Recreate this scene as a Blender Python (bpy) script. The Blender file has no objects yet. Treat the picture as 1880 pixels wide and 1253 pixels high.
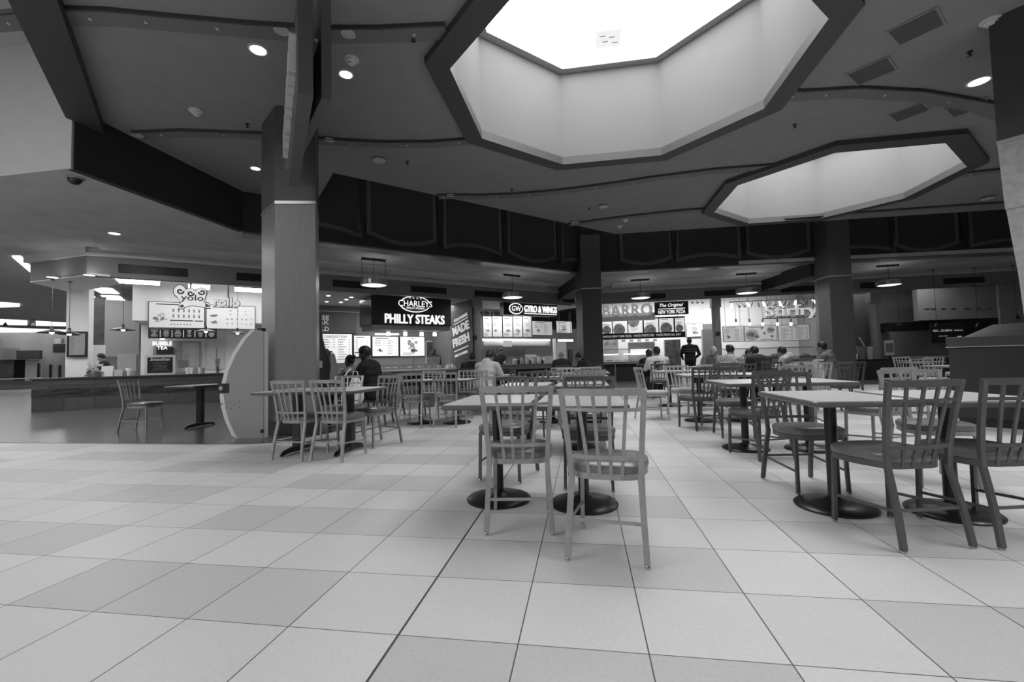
import bpy, math, random
from mathutils import Vector, Matrix
from mathutils.geometry import tessellate_polygon
R = math.radians
rnd = random.Random(7)
sc = bpy.context.scene
col = sc.collection

# ------------------------------------------------------------------ camera
TILE = .457
F_PX = 819.72
YAW, PITCH, ROLL = -0.158513, 0.0454677, -0.0246345
CAM_H = 1.0214
cy_, sy_, cp_, sp_ = math.cos(YAW), math.sin(YAW), math.cos(PITCH), math.sin(PITCH)
fwd = Vector((sy_ * cp_, cy_ * cp_, sp_)); rgt0 = Vector((cy_, -sy_, 0)); up0 = rgt0.cross(fwd)
rgt = math.cos(ROLL) * rgt0 + math.sin(ROLL) * up0
upv = -math.sin(ROLL) * rgt0 + math.cos(ROLL) * up0
cam_d = bpy.data.cameras.new('camera'); cam = bpy.data.objects.new('camera', cam_d); col.objects.link(cam)
cam_d.sensor_width = 36; cam_d.lens = 36 * F_PX / 1880; cam_d.clip_end = 300; cam_d.clip_start = .05
M = Matrix((rgt, upv, -fwd)).transposed().to_4x4(); M.translation = (0, 0, CAM_H)
cam.matrix_world = M
sc.camera = cam
EYE = Vector((0, 0, CAM_H))

# ------------------------------------------------------------------ world, exposure
w = bpy.data.worlds.new('world'); sc.world = w; w.use_nodes = True
w.node_tree.nodes['Background'].inputs[0].default_value = (.8, .8, .8, 1)
w.node_tree.nodes['Background'].inputs[1].default_value = .06
sc.view_settings.view_transform = 'Standard'; sc.view_settings.look = 'None'
sc.view_settings.gamma = 1; sc.view_settings.use_curve_mapping = False
sc.view_settings.exposure = 0.5
sc.cycles.use_denoising = True
sc.cycles.max_bounces = 6; sc.cycles.diffuse_bounces = 4; sc.cycles.glossy_bounces = 3
sc.cycles.sample_clamp_indirect = 6
SKY = 5.2; SKY_BOOST = 6.6            # daylight in the skylight wells; second value boosted for wells out of view

def area(name, loc, size, power, size_y=None, rot=(0, 0, 0), spread=180):
    l = bpy.data.lights.new(name, 'AREA'); l.energy = power; l.size = size
    if size_y: l.shape = 'RECTANGLE'; l.size_y = size_y
    l.spread = R(spread)
    o = bpy.data.objects.new(name, l); o.location = loc; o.rotation_euler = rot; col.objects.link(o)
    return o

# ------------------------------------------------------------------ a pixel of the 1880x1253 frame as a point of the place
def ray(u, v):
    d = rgt * ((u - 940) / F_PX) + upv * (-(v - 626.5) / F_PX) + fwd
    return d / math.hypot(d.x, d.y)
def onz(u, v, z=0.0):
    d = ray(u, v); return EYE + d * ((z - CAM_H) / d.z)
def zat(u, v, P):
    return CAM_H + ray(u, v).z * math.hypot(P[0], P[1])

# ------------------------------------------------------------------ materials
MATS = {}
def mat(name, g=.5, rough=.6, metal=0, emit=0, noise=0, scale=8, bump=0, spec=.5, g2=None, stretch=None, bscale=None, alpha=1, trans=0, eg=1):
    if name in MATS: return MATS[name]
    m = bpy.data.materials.new(name); m.use_nodes = True; nt = m.node_tree; b = nt.nodes['Principled BSDF']
    b.inputs['Base Color'].default_value = (g, g, g, 1); b.inputs['Roughness'].default_value = rough
    b.inputs['Metallic'].default_value = metal; b.inputs['Specular IOR Level'].default_value = spec
    if emit:
        b.inputs['Emission Color'].default_value = (eg, eg, eg, 1); b.inputs['Emission Strength'].default_value = emit
    if alpha < 1: b.inputs['Alpha'].default_value = alpha
    if trans: b.inputs['Transmission Weight'].default_value = trans
    if noise or bump:
        tc = nt.nodes.new('ShaderNodeTexCoord'); mp = nt.nodes.new('ShaderNodeMapping')
        if stretch: mp.inputs['Scale'].default_value = stretch
        n = nt.nodes.new('ShaderNodeTexNoise'); n.inputs['Scale'].default_value = scale; n.inputs['Detail'].default_value = 5
        nt.links.new(tc.outputs['Object'], mp.inputs[0]); nt.links.new(mp.outputs[0], n.inputs['Vector'])
        if noise:
            cr = nt.nodes.new('ShaderNodeValToRGB')
            a, c = (g * (1 - noise), g * (1 + noise)) if g2 is None else (g, g2)
            cr.color_ramp.elements[0].position = .3; cr.color_ramp.elements[1].position = .7
            cr.color_ramp.elements[0].color = (a, a, a, 1); cr.color_ramp.elements[1].color = (c, c, c, 1)
            nt.links.new(n.outputs['Fac'], cr.inputs[0]); nt.links.new(cr.outputs[0], b.inputs['Base Color'])
        if bump:
            bp = nt.nodes.new('ShaderNodeBump'); bp.inputs['Strength'].default_value = bump; bp.inputs['Distance'].default_value = .01
            nt.links.new(n.outputs['Fac'], bp.inputs['Height']); nt.links.new(bp.outputs[0], b.inputs['Normal'])
    MATS[name] = m; return m

def brickmat(name, g1, g2, gm, sx, sy, mortar=.01, rough=.4, vert=None, offset=.5):
    """bricks / tiles; vert = the heading of a vertical face, so that the pattern runs along it"""
    m = bpy.data.materials.new(name); m.use_nodes = True; nt = m.node_tree; b = nt.nodes['Principled BSDF']
    tc = nt.nodes.new('ShaderNodeTexCoord'); br = nt.nodes.new('ShaderNodeTexBrick'); sp = nt.nodes.new('ShaderNodeSeparateXYZ'); cb = nt.nodes.new('ShaderNodeCombineXYZ')
    nt.links.new(tc.outputs['Object'], sp.inputs[0])
    nt.links.new(sp.outputs['X'], cb.inputs['X'])
    nt.links.new(sp.outputs['Z' if vert else 'Y'], cb.inputs['Y'])
    nt.links.new(cb.outputs[0], br.inputs['Vector'])
    br.inputs['Scale'].default_value = 1; br.inputs['Brick Width'].default_value = sx; br.inputs['Row Height'].default_value = sy
    br.inputs['Mortar Size'].default_value = mortar; br.offset = offset
    for k, g in (('Color1', g1), ('Color2', g2), ('Mortar', gm)): br.inputs[k].default_value = (g, g, g, 1)
    n = nt.nodes.new('ShaderNodeTexNoise'); n.inputs['Scale'].default_value = 9
    mx = nt.nodes.new('ShaderNodeMix'); mx.data_type = 'RGBA'; mx.blend_type = 'MULTIPLY'; mx.inputs[0].default_value = .5
    nt.links.new(tc.outputs['Object'], n.inputs['Vector'])
    nt.links.new(br.outputs['Color'], mx.inputs[6]); nt.links.new(n.outputs['Color'], mx.inputs[7]); nt.links.new(mx.outputs[2], b.inputs['Base Color'])
    b.inputs['Roughness'].default_value = rough
    MATS[name] = m; return m

def floormat():
    """18 inch tiles, runs of three darker ones staggered row by row, dark grout lines"""
    m = bpy.data.materials.new('floor_tiles'); m.use_nodes = True; nt = m.node_tree; b = nt.nodes['Principled BSDF']; L = nt.links.new
    def math_(op, a, c=None, d=None):
        n = nt.nodes.new('ShaderNodeMath'); n.operation = op
        for i, x in enumerate((a, c, d)):
            if x is None: continue
            if isinstance(x, (int, float)): n.inputs[i].default_value = x
            else: L(x, n.inputs[i])
        return n.outputs[0]
    tc = nt.nodes.new('ShaderNodeTexCoord'); sp = nt.nodes.new('ShaderNodeSeparateXYZ'); L(tc.outputs['Object'], sp.inputs[0])
    X = math_('DIVIDE', math_('ADD', sp.outputs['X'], .26693), TILE); Y = math_('DIVIDE', math_('SUBTRACT', sp.outputs['Y'], 1.6392), TILE)
    cx, cy = math_('FLOOR', X), math_('FLOOR', Y)
    odd = math_('FLOORED_MODULO', cy, 2)
    k = math_('FLOORED_MODULO', math_('ADD', math_('ADD', cx, 5), math_('MULTIPLY', odd, 4)), 8)
    dark = math_('LESS_THAN', k, 2.5)
    fx, fy = math_('FRACT', X), math_('FRACT', Y)
    ex = math_('MINIMUM', fx, math_('SUBTRACT', 1, fx)); ey = math_('MINIMUM', fy, math_('SUBTRACT', 1, fy))
    # the joint two lines left of the camera is a wider control joint
    gr = math_('MAXIMUM', math_('LESS_THAN', ex, .0055), math_('LESS_THAN', ey, .0045))
    cj = math_('MULTIPLY', math_('LESS_THAN', ex, .011), math_('COMPARE', math_('ROUND', X), -1, .1))
    gr = math_('MAXIMUM', gr, cj)
    cb = nt.nodes.new('ShaderNodeCombineXYZ'); L(cx, cb.inputs[0]); L(cy, cb.inputs[1])
    wn = nt.nodes.new('ShaderNodeTexWhiteNoise'); wn.noise_dimensions = '3D'; L(cb.outputs[0], wn.inputs['Vector'])
    n = nt.nodes.new('ShaderNodeTexNoise'); n.inputs['Scale'].default_value = 60; n.inputs['Detail'].default_value = 6; L(tc.outputs['Object'], n.inputs['Vector'])
    n2 = nt.nodes.new('ShaderNodeTexNoise'); n2.inputs['Scale'].default_value = 1.6; n2.inputs['Detail'].default_value = 6; L(tc.outputs['Object'], n2.inputs['Vector'])
    base = math_('SUBTRACT', .565, math_('MULTIPLY', dark, .09))
    base = math_('ADD', base, math_('MULTIPLY', math_('SUBTRACT', wn.outputs['Value'], .5), .05))
    base = math_('ADD', base, math_('MULTIPLY', math_('SUBTRACT', n.outputs['Fac'], .5), .12))
    base = math_('ADD', base, math_('MULTIPLY', math_('SUBTRACT', n2.outputs['Fac'], .5), .10))
    val = math_('ADD', math_('MULTIPLY', base, math_('SUBTRACT', 1, gr)), math_('MULTIPLY', gr, .06))
    cc = nt.nodes.new('ShaderNodeCombineColor'); [L(val, cc.inputs[i]) for i in range(3)]; L(cc.outputs[0], b.inputs['Base Color'])
    L(math_('ADD', .34, math_('MULTIPLY', n2.outputs['Fac'], .16)), b.inputs['Roughness'])
    b.inputs['Specular IOR Level'].default_value = .45
    return m

# ------------------------------------------------------------------ mesh building
class MB:
    def __init__(s): s.v = []; s.f = []; s.mi = []; s.cur = 0
    def add(s, vs, fs):
        o = len(s.v); s.v += [tuple(p) for p in vs]; s.f += [tuple(i + o for i in f) for f in fs]; s.mi += [s.cur] * len(fs); return s
    def box(s, c, d, rz=0, taper=1):
        x, y, z = d[0] / 2, d[1] / 2, d[2] / 2; ca, sa = math.cos(rz), math.sin(rz); P = []
        for dz in (-z, z):
            t = taper if dz > 0 else 1
            for dx, dy in ((-x, -y), (x, -y), (x, y), (-x, y)):
                dx *= t; dy *= t
                P.append((c[0] + dx * ca - dy * sa, c[1] + dx * sa + dy * ca, c[2] + dz))
        return s.add(P, [(0, 3, 2, 1), (4, 5, 6, 7), (0, 1, 5, 4), (1, 2, 6, 5), (2, 3, 7, 6), (3, 0, 4, 7)])
    def bb(s, x0, x1, y0, y1, z0, z1): return s.box(((x0 + x1) / 2, (y0 + y1) / 2, (z0 + z1) / 2), (abs(x1 - x0), abs(y1 - y0), abs(z1 - z0)))
    def prism(s, poly, z0, z1, fn=None):
        a = sum(poly[i][0] * poly[(i + 1) % len(poly)][1] - poly[(i + 1) % len(poly)][0] * poly[i][1] for i in range(len(poly)))
        if a < 0: poly = poly[::-1]
        n = len(poly); fn = fn or (lambda x, y, z: (x, y, z))
        P = [fn(x, y, z0) for x, y in poly] + [fn(x, y, z1) for x, y in poly]
        return s.add(P, [tuple(range(n))[::-1], tuple(range(n, 2 * n))] + [(i, (i + 1) % n, n + (i + 1) % n, n + i) for i in range(n)])
    def xz(s, poly, y0, y1):                       # outline in x-z pushed along y
        return s.prism(poly, -y1, -y0, lambda x, y, z: (x, -z, y))
    def yz(s, poly, x0, x1):
        return s.prism(poly, x0, x1, lambda x, y, z: (z, x, y))
    def tube(s, pts, r, n=8, caps=True, flat=None):
        pts = [Vector(p) for p in pts]; rs = r if isinstance(r, (list, tuple)) else [r] * len(pts)
        P = []; prev = None
        for i, p in enumerate(pts):
            t = (pts[min(i + 1, len(pts) - 1)] - pts[max(i - 1, 0)]).normalized()
            if prev is None:
                a = Vector((0, 0, 1)) if abs(t.z) < .9 else Vector((1, 0, 0)); u = t.cross(a).normalized()
            else: u = (prev - t * prev.dot(t)).normalized()
            prev = u; w_ = t.cross(u)
            ra, rb = (rs[i], rs[i]) if not flat else (rs[i] * flat[0], rs[i] * flat[1])
            for k in range(n):
                A = 2 * math.pi * (k + .5) / n; P.append(p + u * (ra * math.cos(A)) + w_ * (rb * math.sin(A)))
        Fs = []
        for i in range(len(pts) - 1):
            for k in range(n): Fs.append((i * n + k, i * n + (k + 1) % n, (i + 1) * n + (k + 1) % n, (i + 1) * n + k))
        if caps: Fs += [tuple(range(n))[::-1], tuple(range((len(pts) - 1) * n, len(pts) * n))]
        return s.add(P, Fs)
    def bar(s, pts, wx, wy):                       # rectangular section swept along points
        return s.tube(pts, .7071, 4, True, (wx, wy))
    def lathe(s, prof, c=(0, 0), n=24, z=0, sx=1, sy=1, caps=True):
        P = []; Fs = []
        for r, zz in prof:
            for k in range(n): A = 2 * math.pi * k / n; P.append((c[0] + sx * r * math.cos(A), c[1] + sy * r * math.sin(A), z + zz))
        for i in range(len(prof) - 1):
            for k in range(n): Fs.append((i * n + k, i * n + (k + 1) % n, (i + 1) * n + (k + 1) % n, (i + 1) * n + k))
        if caps and prof[0][0] > 1e-6: Fs.append(tuple(range(n))[::-1])
        if caps and prof[-1][0] > 1e-6: Fs.append(tuple(range((len(prof) - 1) * n, len(prof) * n)))
        return s.add(P, Fs)
    def ball(s, c, r, n=12):
        r = r if isinstance(r, tuple) else (r, r, r)
        pr = [(math.sin(math.pi * i / (n // 2 + 2)), -math.cos(math.pi * i / (n // 2 + 2))) for i in range(n // 2 + 3)]
        P = []; Fs = []
        for a, b in pr:
            for k in range(n): A = 2 * math.pi * k / n; P.append((c[0] + r[0] * a * math.cos(A), c[1] + r[1] * a * math.sin(A), c[2] + r[2] * b))
        for i in range(len(pr) - 1):
            for k in range(n): Fs.append((i * n + k, i * n + (k + 1) % n, (i + 1) * n + (k + 1) % n, (i + 1) * n + k))
        return s.add(P, Fs)
    def quad(s, a, b, c, d): return s.add([a, b, c, d], [(0, 1, 2, 3)])
    def build(s, name, m, parent=None, loc=None, rz=None, smooth=True, bevel=0):
        me = bpy.data.meshes.new(name); me.from_pydata(s.v, [], s.f); me.update()
        for x in (m if isinstance(m, list) else [m]): me.materials.append(x)
        if isinstance(m, list): me.polygons.foreach_set('material_index', s.mi)
        if smooth:
            me.polygons.foreach_set('use_smooth', [True] * len(me.polygons)); me.set_sharp_from_angle(angle=R(40))
        o = bpy.data.objects.new(name, me); col.objects.link(o)
        if parent is not None: o.parent = parent
        if loc is not None: o.location = loc
        if rz is not None: o.rotation_euler = (0, 0, rz)
        if bevel:
            bv = o.modifiers.new('bevel', 'BEVEL'); bv.width = bevel; bv.segments = 2; bv.limit_method = 'ANGLE'
        return o

def thing(name, label, cat, loc=(0, 0, 0), rz=0, group=None):
    o = bpy.data.objects.new(name, None); o.empty_display_size = .1; col.objects.link(o)
    o.location = loc; o.rotation_euler = (0, 0, rz); return tag(o, label, cat, group)
def tag(o, label, cat, group=None):
    o['label'] = label; o['category'] = cat
    if group: o['group'] = group
    return o
def struct(o): o['kind'] = 'structure'; return o
def copy_tree(o, parent=None, k=0):
    c = o.copy(); col.objects.link(c)
    if parent is not None: c.parent = parent
    for ch in [x for x in o.children]: copy_tree(ch, c)
    return c

def text(name, body, m, parent, w=None, h=None, loc=(0, 0, 0), depth=.01, bold=0, shear=0, rx=90, rz=0, space=1, align='CENTER', squash=True):
    cu = bpy.data.curves.new(name, 'FONT'); cu.body = body; cu.extrude = depth / 2; cu.offset = bold; cu.shear = shear
    cu.align_x = 'CENTER'; cu.space_character = space; cu.resolution_u = 3
    t = bpy.data.objects.new('t', cu); col.objects.link(t)
    dg = bpy.context.evaluated_depsgraph_get(); me = bpy.data.meshes.new_from_object(t.evaluated_get(dg)); bpy.data.objects.remove(t)
    xs = [v.co.x for v in me.vertices]; ys = [v.co.y for v in me.vertices]
    if not xs: return None
    x0, x1, y0, y1 = min(xs), max(xs), min(ys), max(ys)
    kx = (w / (x1 - x0)) if w else None; ky = (h / (y1 - y0)) if h else None
    kx = kx or ky; ky = ky or kx
    for v in me.vertices: v.co = ((v.co.x - (x0 + x1) / 2) * kx, (v.co.y - (y0 + y1) / 2) * ky, v.co.z)
    me.materials.clear(); me.materials.append(m)
    o = bpy.data.objects.new(name, me); col.objects.link(o)
    o.location = loc; o.rotation_euler = (R(rx), 0, R(rz))
    if parent: o.parent = parent
    return o

class Frame:
    """a vertical plane through A and B: s runs along it, off goes behind it"""
    def __init__(f, A, B):
        f.A = Vector(A); d = Vector(B) - f.A; f.e = d.normalized(); f.n = Vector((-f.e.y, f.e.x)); f.th = math.atan2(f.e.y, f.e.x)
    def p(f, u, v, off=0):
        d = ray(u, v); d2 = Vector((d.x, d.y)); a = f.A + f.n * off
        t = f.n.dot(a) / f.n.dot(d2); q = EYE + d * t
        return (Vector((q.x, q.y)) - f.A).dot(f.e), q.z
    def w(f, s, off=0, z=0): q = f.A + f.e * s + f.n * off; return (q.x, q.y, z)
    def rect(f, u0, v0, u1, v1, off=0):            # pixel box -> s0, s1, z0, z1
        um, vm = (u0 + u1) / 2, (v0 + v1) / 2
        return f.p(u0, vm, off)[0], f.p(u1, vm, off)[0], f.p(um, v1, off)[1], f.p(um, v0, off)[1]
    def slab(f, mb, s0, s1, o0, o1, z0, z1):       # world-space box along the plane
        c = f.w((s0 + s1) / 2, (o0 + o1) / 2, (z0 + z1) / 2); return mb.box(c, (s1 - s0, o1 - o0, z1 - z0), f.th)

# ================================================================== the setting
WL = Frame((-12.0, 9.2), (-.3, 19.8))      # shop line left of the corner column
WR = Frame((-.3, 19.8), (15.3, 19.1))      # shop line right of it
HC, HL = 5.0, 4.1                          # main ceiling slab, lower ceiling round it

m_ceil = mat('ceiling_paint', .235, .9, noise=.04, scale=3, spec=.2)
m_rim = mat('skylight_rim_paint', .055, .55)
m_dark = mat('dark_fascia_paint', .03, .6, noise=.1, scale=2, spec=.3)
m_well = mat('well_plaster', .165, .9, noise=.02, scale=2, spec=.2)
m_low = mat('lower_ceiling_plaster', .46, .85, noise=.1, scale=2.2, spec=.2)
m_fas = mat('shop_fascia_paint', .22, .7, noise=.05, scale=3)
m_lip = mat('light_trim_paint', .60, .6)
m_col = mat('column_laminate', .062, .45, noise=.10, scale=4, stretch=(8, 8, .5))
m_coltop = mat('column_top_paint', .068, .6, noise=.05, scale=3)
m_stone = mat('pale_column_stone', .34, .6, noise=.14, scale=14)
m_trimm = mat('brushed_metal_trim', .45, .35, .7)
m_black = mat('black_paint', .012, .45)
m_white = mat('white_wall_paint', .72, .8, noise=.02, scale=3)
m_grille = mat('vent_dark', .02, .6)

# floor
fl = MB().quad((-60, -12, 0), (40, -12, 0), (40, 60, 0), (-60, 60, 0))
struct(fl.build('floor', floormat(), smooth=False))
m_f2 = brickmat('polished_dark_tiles', .125, .10, .05, .914, .457, .005, .22)
m_band = mat('dark_border_tile', .06, .22, noise=.15, scale=6)
zone = [(-60, 5.60), (-4.35, 5.60), (-4.1, 6.4), (-4.0, 7.7), (-4.13, 8.8), (-3.88, 9.7), (-2.9, 10.7), (-1.0, 13.5), (.6, 15.9), (9, 15.9), (18, 15.5), (18, 24), (4, 24), (-3, 40), (-60, 40)]
struct(MB().prism(zone, .0005, .003).build('floor_polished', m_f2, smooth=False))
bl = [(-60, 5.36), (-4.55, 5.38), (-4.05, 5.5), (-3.85, 6.3), (-3.72, 7.7), (-3.8, 8.6)]
bl2 = [(-4.0, 8.6), (-3.95, 7.7), (-4.05, 6.45), (-4.2, 5.72), (-4.6, 5.6), (-60, 5.58)]
struct(MB().prism(bl + bl2, .003, .0045).build('floor_border', m_band, smooth=False))

def octagon(cx, cy, ap, rot=22.5):
    r = ap / math.cos(R(22.5)); return [(cx + r * math.cos(R(rot + 45 * k)), cy + r * math.sin(R(rot + 45 * k))) for k in range(8)]
SKYL = [(.65, 6.45), (5.86, 11.62), (5.86, 1.25), (.65, -3.95)]
# main ceiling slab with the octagonal holes cut out
slab = [(-7.47, 5.87), (-7.48, 8.84), (-6.32, 9.82), (-4.99, 8.37), (1.12, 14.44), (13.6, 14.64), (13.6, -9), (6, -12), (-1.2, -12), (-6, -4), (-1.2, -.35)]
def holed(poly, holes, z0, z1, name, m):
    loops = [[Vector((x, y, 0)) for x, y in poly]] + [[Vector((x, y, 0)) for x, y in h] for h in holes]
    tri = tessellate_polygon(loops); flat = [p for l in loops for p in l]
    mb = MB(); n = len(flat); Fs = []
    for t in tri:
        a, b, c = [flat[i] for i in t]
        t = t if (b - a).cross(c - a).z > 0 else (t[0], t[2], t[1])
        Fs += [tuple(reversed(t)), tuple(i + n for i in t)]
    o = 0
    for l in loops:
        k = len(l); Fs += [(o + i, o + (i + 1) % k, n + o + (i + 1) % k, n + o + i) for i in range(k)]; o += k
    mb.add([(p.x, p.y, z0) for p in flat] + [(p.x, p.y, z1) for p in flat], Fs)
    return struct(mb.build(name, m, smooth=False))
holed(slab, [octagon(x, y, 2.45) for x, y in SKYL], HC, HC + .35, 'ceiling', m_ceil)

m_glow = mat('daylit_skylight_glazing', .9, .5, emit=SKY); m_glow2 = mat('boosted_skylight_glazing', .9, .5, emit=SKY_BOOST)  # unseen skylights get stronger panes than the visible ones, to brighten the floor
for i, (x, y) in enumerate(SKYL):
    O, I = octagon(x, y, 2.57), octagon(x, y + .03, 2.275)
    mb = MB()
    for k in range(8):                         # dark rim, standing 10 cm below the ceiling
        j = (k + 1) % 8
        for z, fl_ in ((4.9, 0), (5.05, 1)):
            q = [(*O[k], z), (*O[j], z), (*I[j], z), (*I[k], z)]
            mb.quad(*(q[::-1] if not fl_ else q))
        mb.quad((*O[k], 4.9), (*O[j], 4.9), (*O[j], 5.05), (*O[k], 5.05))
        mb.quad((*I[j], 4.9), (*I[k], 4.9), (*I[k], 5.05), (*I[j], 5.05))
    rim = struct(mb.build('trim_skylight_rim', m_rim, smooth=False))
    mb = MB(); W1 = octagon(x, y + .03, 2.29); W2 = octagon(x, y + .03, 2.14); top = 6.75
    OO = octagon(x, y + .03, 2.42)
    for k in range(8):
        j = (k + 1) % 8
        mb.quad((*W1[k], 4.95), (*W1[j], 4.95), (*W1[j], top), (*W1[k], top))
        mb.quad((*OO[j], 4.95), (*OO[k], 4.95), (*OO[k], top), (*OO[j], top))
    struct(mb.build('wall_skylight_well', m_well, smooth=False))
    mb = MB()
    for k in range(8):                         # shadow-gap ledge at the head of the well
        j = (k + 1) % 8
        mb.quad((*W1[k], top), (*W1[j], top), (*W2[j], top), (*W2[k], top))
        mb.quad((*W2[k], top), (*W2[j], top), (*W2[j], top + .12), (*W2[k], top + .12))
    struct(mb.build('trim_skylight_ledge', mat('ledge_paint', .32, .8), smooth=False))
    g = MB().prism(octagon(x, y + .03, 2.3), top + .12, top + .14); struct(g.build('window_%d' % (i + 1), m_glow if i < 2 else m_glow2, smooth=False))

# unseen glowing pane added behind and left of the camera, for wall and floor
struct(MB().bb(-15, -5.2, -9, -.5, 6.13, 6.14).build('window_9', mat('added_pane_glow', .9, .5, emit=3.6), smooth=False))
# lower ceiling ring round the slab (z 4.1), its dark riser, and the light wall at the far left
inner = [(-7.53, 5.5), (-7.5, 8.86), (0, 15.79), (13.3, 16.27)]
def off_line(s, o, f): q = f.w(s, o); return (q[0], q[1])
outer = [off_line(15.6, .05, WR), off_line(0, .05, WR), off_line(-1.0, .05, WL)]
low = inner + [(24, 16.6), (24, 45), (-45, 45), (-45, 5.5)]
struct(MB().prism(low, HL, HL + .12).build('ceiling_lower', m_low, smooth=False))
riser = MB()
P = inner
for a, b in ((P[0], P[1]), (P[1], P[2]), (P[2], (24, 16.7))):
    d = (Vector(b) - Vector(a)).normalized(); n = Vector((-d.y, d.x)) * .12
    if a == P[0]: n = Vector((-.12, 0))
    m_ = n * .08; riser.prism([(a[0] - m_.x, a[1] - m_.y), (b[0] - m_.x, b[1] - m_.y), (b[0] + n.x, b[1] + n.y), (a[0] + n.x, a[1] + n.y)], HL - .005, 6.9)
struct(riser.build('wall_dark_frieze', m_dark, smooth=False))
# cover over the gap between slab edge and frieze
struct(MB().prism([(-8, 5.6), (-8, 9), (0, 16.6), (24, 17), (24, 14), (1.2, 14), (-5, 8)], 6.9, 7.0).build('ceiling_over_frieze', m_dark, smooth=False))
# glossy dark strip along the foot of the frieze
st = MB()
for a, b, wd in ((P[1], P[2], .42), (P[2], (24, 16.7), .42)):
    d = (Vector(b) - Vector(a)).normalized(); n = Vector((-d.y, d.x)) * wd
    st.prism([a, b, (b[0] + n.x, b[1] + n.y), (a[0] + n.x, a[1] + n.y)], HL - .05, HL + .01)
struct(st.build('trim_frieze_foot', mat('frieze_foot_paint', .13, .3, noise=.2, scale=2), smooth=False))
# shallow step in the lower ceiling
stp = MB()
for a, b in (((-11.2, 8.6), (-1.0, 17.6)), ((1.2, 18.2), (15.5, 17.6))):
    d = (Vector(b) - Vector(a)).normalized(); n = Vector((-d.y, d.x)) * 2.2
    stp.prism([a, b, (b[0] + n.x, b[1] + n.y), (a[0] + n.x, a[1] + n.y)], HL - .06, HL + .01)
struct(stp.build('trim_ceiling_step', mat('ceiling_step_plaster', .52, .85, noise=.08, scale=2), smooth=False))

# diagonal beam at the left of the slab
struct(MB().prism([(-7.53, 5.5), (-7.5, 5.9), (-7.47, 5.87), (-1.0, -.55), (-1.3, -.85), (-7.55, 5.4)], 4.83, 6.3).build('wall_beam_left', mat('dark_beam_paint', .045, .6), smooth=False))
# light wall beyond the beam and the mall ceiling above it
m_mall = mat('mall_wall_paint', .46, .9, noise=.03, scale=4)
struct(MB().bb(-45, -7.535, 5.47, 5.499, HL - .01, 6.15).build('wall_mall', m_mall, smooth=False))
struct(MB().prism([(-45, 5.62), (-7.3, 5.62), (-.6, -1.2), (-.6, -12), (-45, -12)], 6.15, 6.25).build('ceiling_mall', mat('mall_ceiling_paint', .36, .9), smooth=False))

# wavy panels with lighter edges on the frieze, and drip-like dividers
m_wave = mat('frieze_wave_edge', .075, .5); m_pan = mat('frieze_wave_panel', .022, .7)
def frieze(A, B, z0, z1, cells):
    f = Frame(A, B); 
    for i, (s0, s1, up) in enumerate(cells):
        n = 14; low_ = []; hi = []
        for k in range(n + 1):
            t = k / n; s = s0 + (s1 - s0) * t
            zz = (z0 + .30 - .22 * math.sin(math.pi * t)) if not up else (z0 + .06 + .24 * math.sin(math.pi * (t * .8 + .1)))
            low_.append((s, zz)); hi.append((s, zz + .11))
        loc = f.w(0, 0, 0)
        rt = struct(MB().xz(low_ + [(s1, z1), (s0, z1)], -.10, -.03).build('trim_frieze_wave', m_wave, loc=loc, rz=f.th, smooth=False))
        a = .12
        pp = [(max(s0 + a, min(s1 - a, s)), z) for s, z in hi] + [(s1 - a, z1), (s0 + a, z1)]
        MB().xz(pp, -.125, -.10).build('panel', m_pan, rt, smooth=False)
def cells_px(f, pts):
    return [f.p(u, 430)[0] for u in pts]
fA = Frame(P[1], P[2]); fB = Frame(P[2], (24, 16.7))
cA = cells_px(fA, [585, 664, 805, 923, 1022, 1068]); cB = cells_px(fB, [1120, 1235, 1362, 1490, 1560, 1632, 1765, 1900])
frieze(P[1], P[2], HL + .03, 6.8, [(cA[0] - 1.1, cA[1], True), (cA[1] + .1, cA[2] - .1, False), (cA[2] + .1, cA[3] - .1, True), (cA[3] + .1, cA[4] - .1, False), (cA[4] + .12, cA[5], True)])
frieze(P[2], (24, 16.7), HL + .03, 6.8, [(cB[0] + .3, cB[1] - .05, False), (cB[1] + .05, cB[2] - .08, True), (cB[2] + .08, cB[3] - .1, False), (cB[3] + .1, cB[4] + 1.3, True), (cB[5] + .1, cB[6] - .15, False), (cB[6] + .15, cB[7] + 1, True)])
dr = MB()
for f, cs in ((fA, cA[1:5]), (fB, cB[1:3] + cB[5:7])):
    for s in cs:
        for dx, L_ in ((-.05, .75), (0, .98), (.06, .6)):
            q = f.w(s + dx, -.14); dr.tube([(q[0], q[1], 6.8), (q[0], q[1], 5.2), (q[0], q[1], HL + 1.1 - L_)], [.05, .045, .008], 6)
struct(dr.build('trim_frieze_drips', m_black))

# columns
def column(name, corners, trim_z, top, plinth=True, mt=m_coltop, mb_=m_col, flare=0):
    c = Vector((sum(p[0] for p in corners) / len(corners), sum(p[1] for p in corners) / len(corners)))
    def sc_(k): return [(c.x + (x - c.x) * k, c.y + (y - c.y) * k) for x, y in corners]
    o = struct(MB().prism(corners, 0, trim_z).build(name, mb_, smooth=False, bevel=.012))
    MB().prism(sc_(1.0), trim_z + .045, top).build('column_head', mt, o, smooth=False)
    MB().prism(sc_(1.012), trim_z, trim_z + .045).build('trim_band', m_trimm, o, smooth=False)
    if plinth: MB().prism(sc_(1.02), 0, .22).build('plinth', m_black, o, smooth=False)
    return o
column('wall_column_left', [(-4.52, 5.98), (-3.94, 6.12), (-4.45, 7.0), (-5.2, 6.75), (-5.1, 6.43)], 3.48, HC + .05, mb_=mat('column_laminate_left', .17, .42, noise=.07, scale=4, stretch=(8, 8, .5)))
column('wall_column_corner', [(-.22, 15.95), (.0, 15.35), (.66, 15.42), (.62, 16.3), (-.2, 16.5)], 3.42, HC + .3, False)
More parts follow.
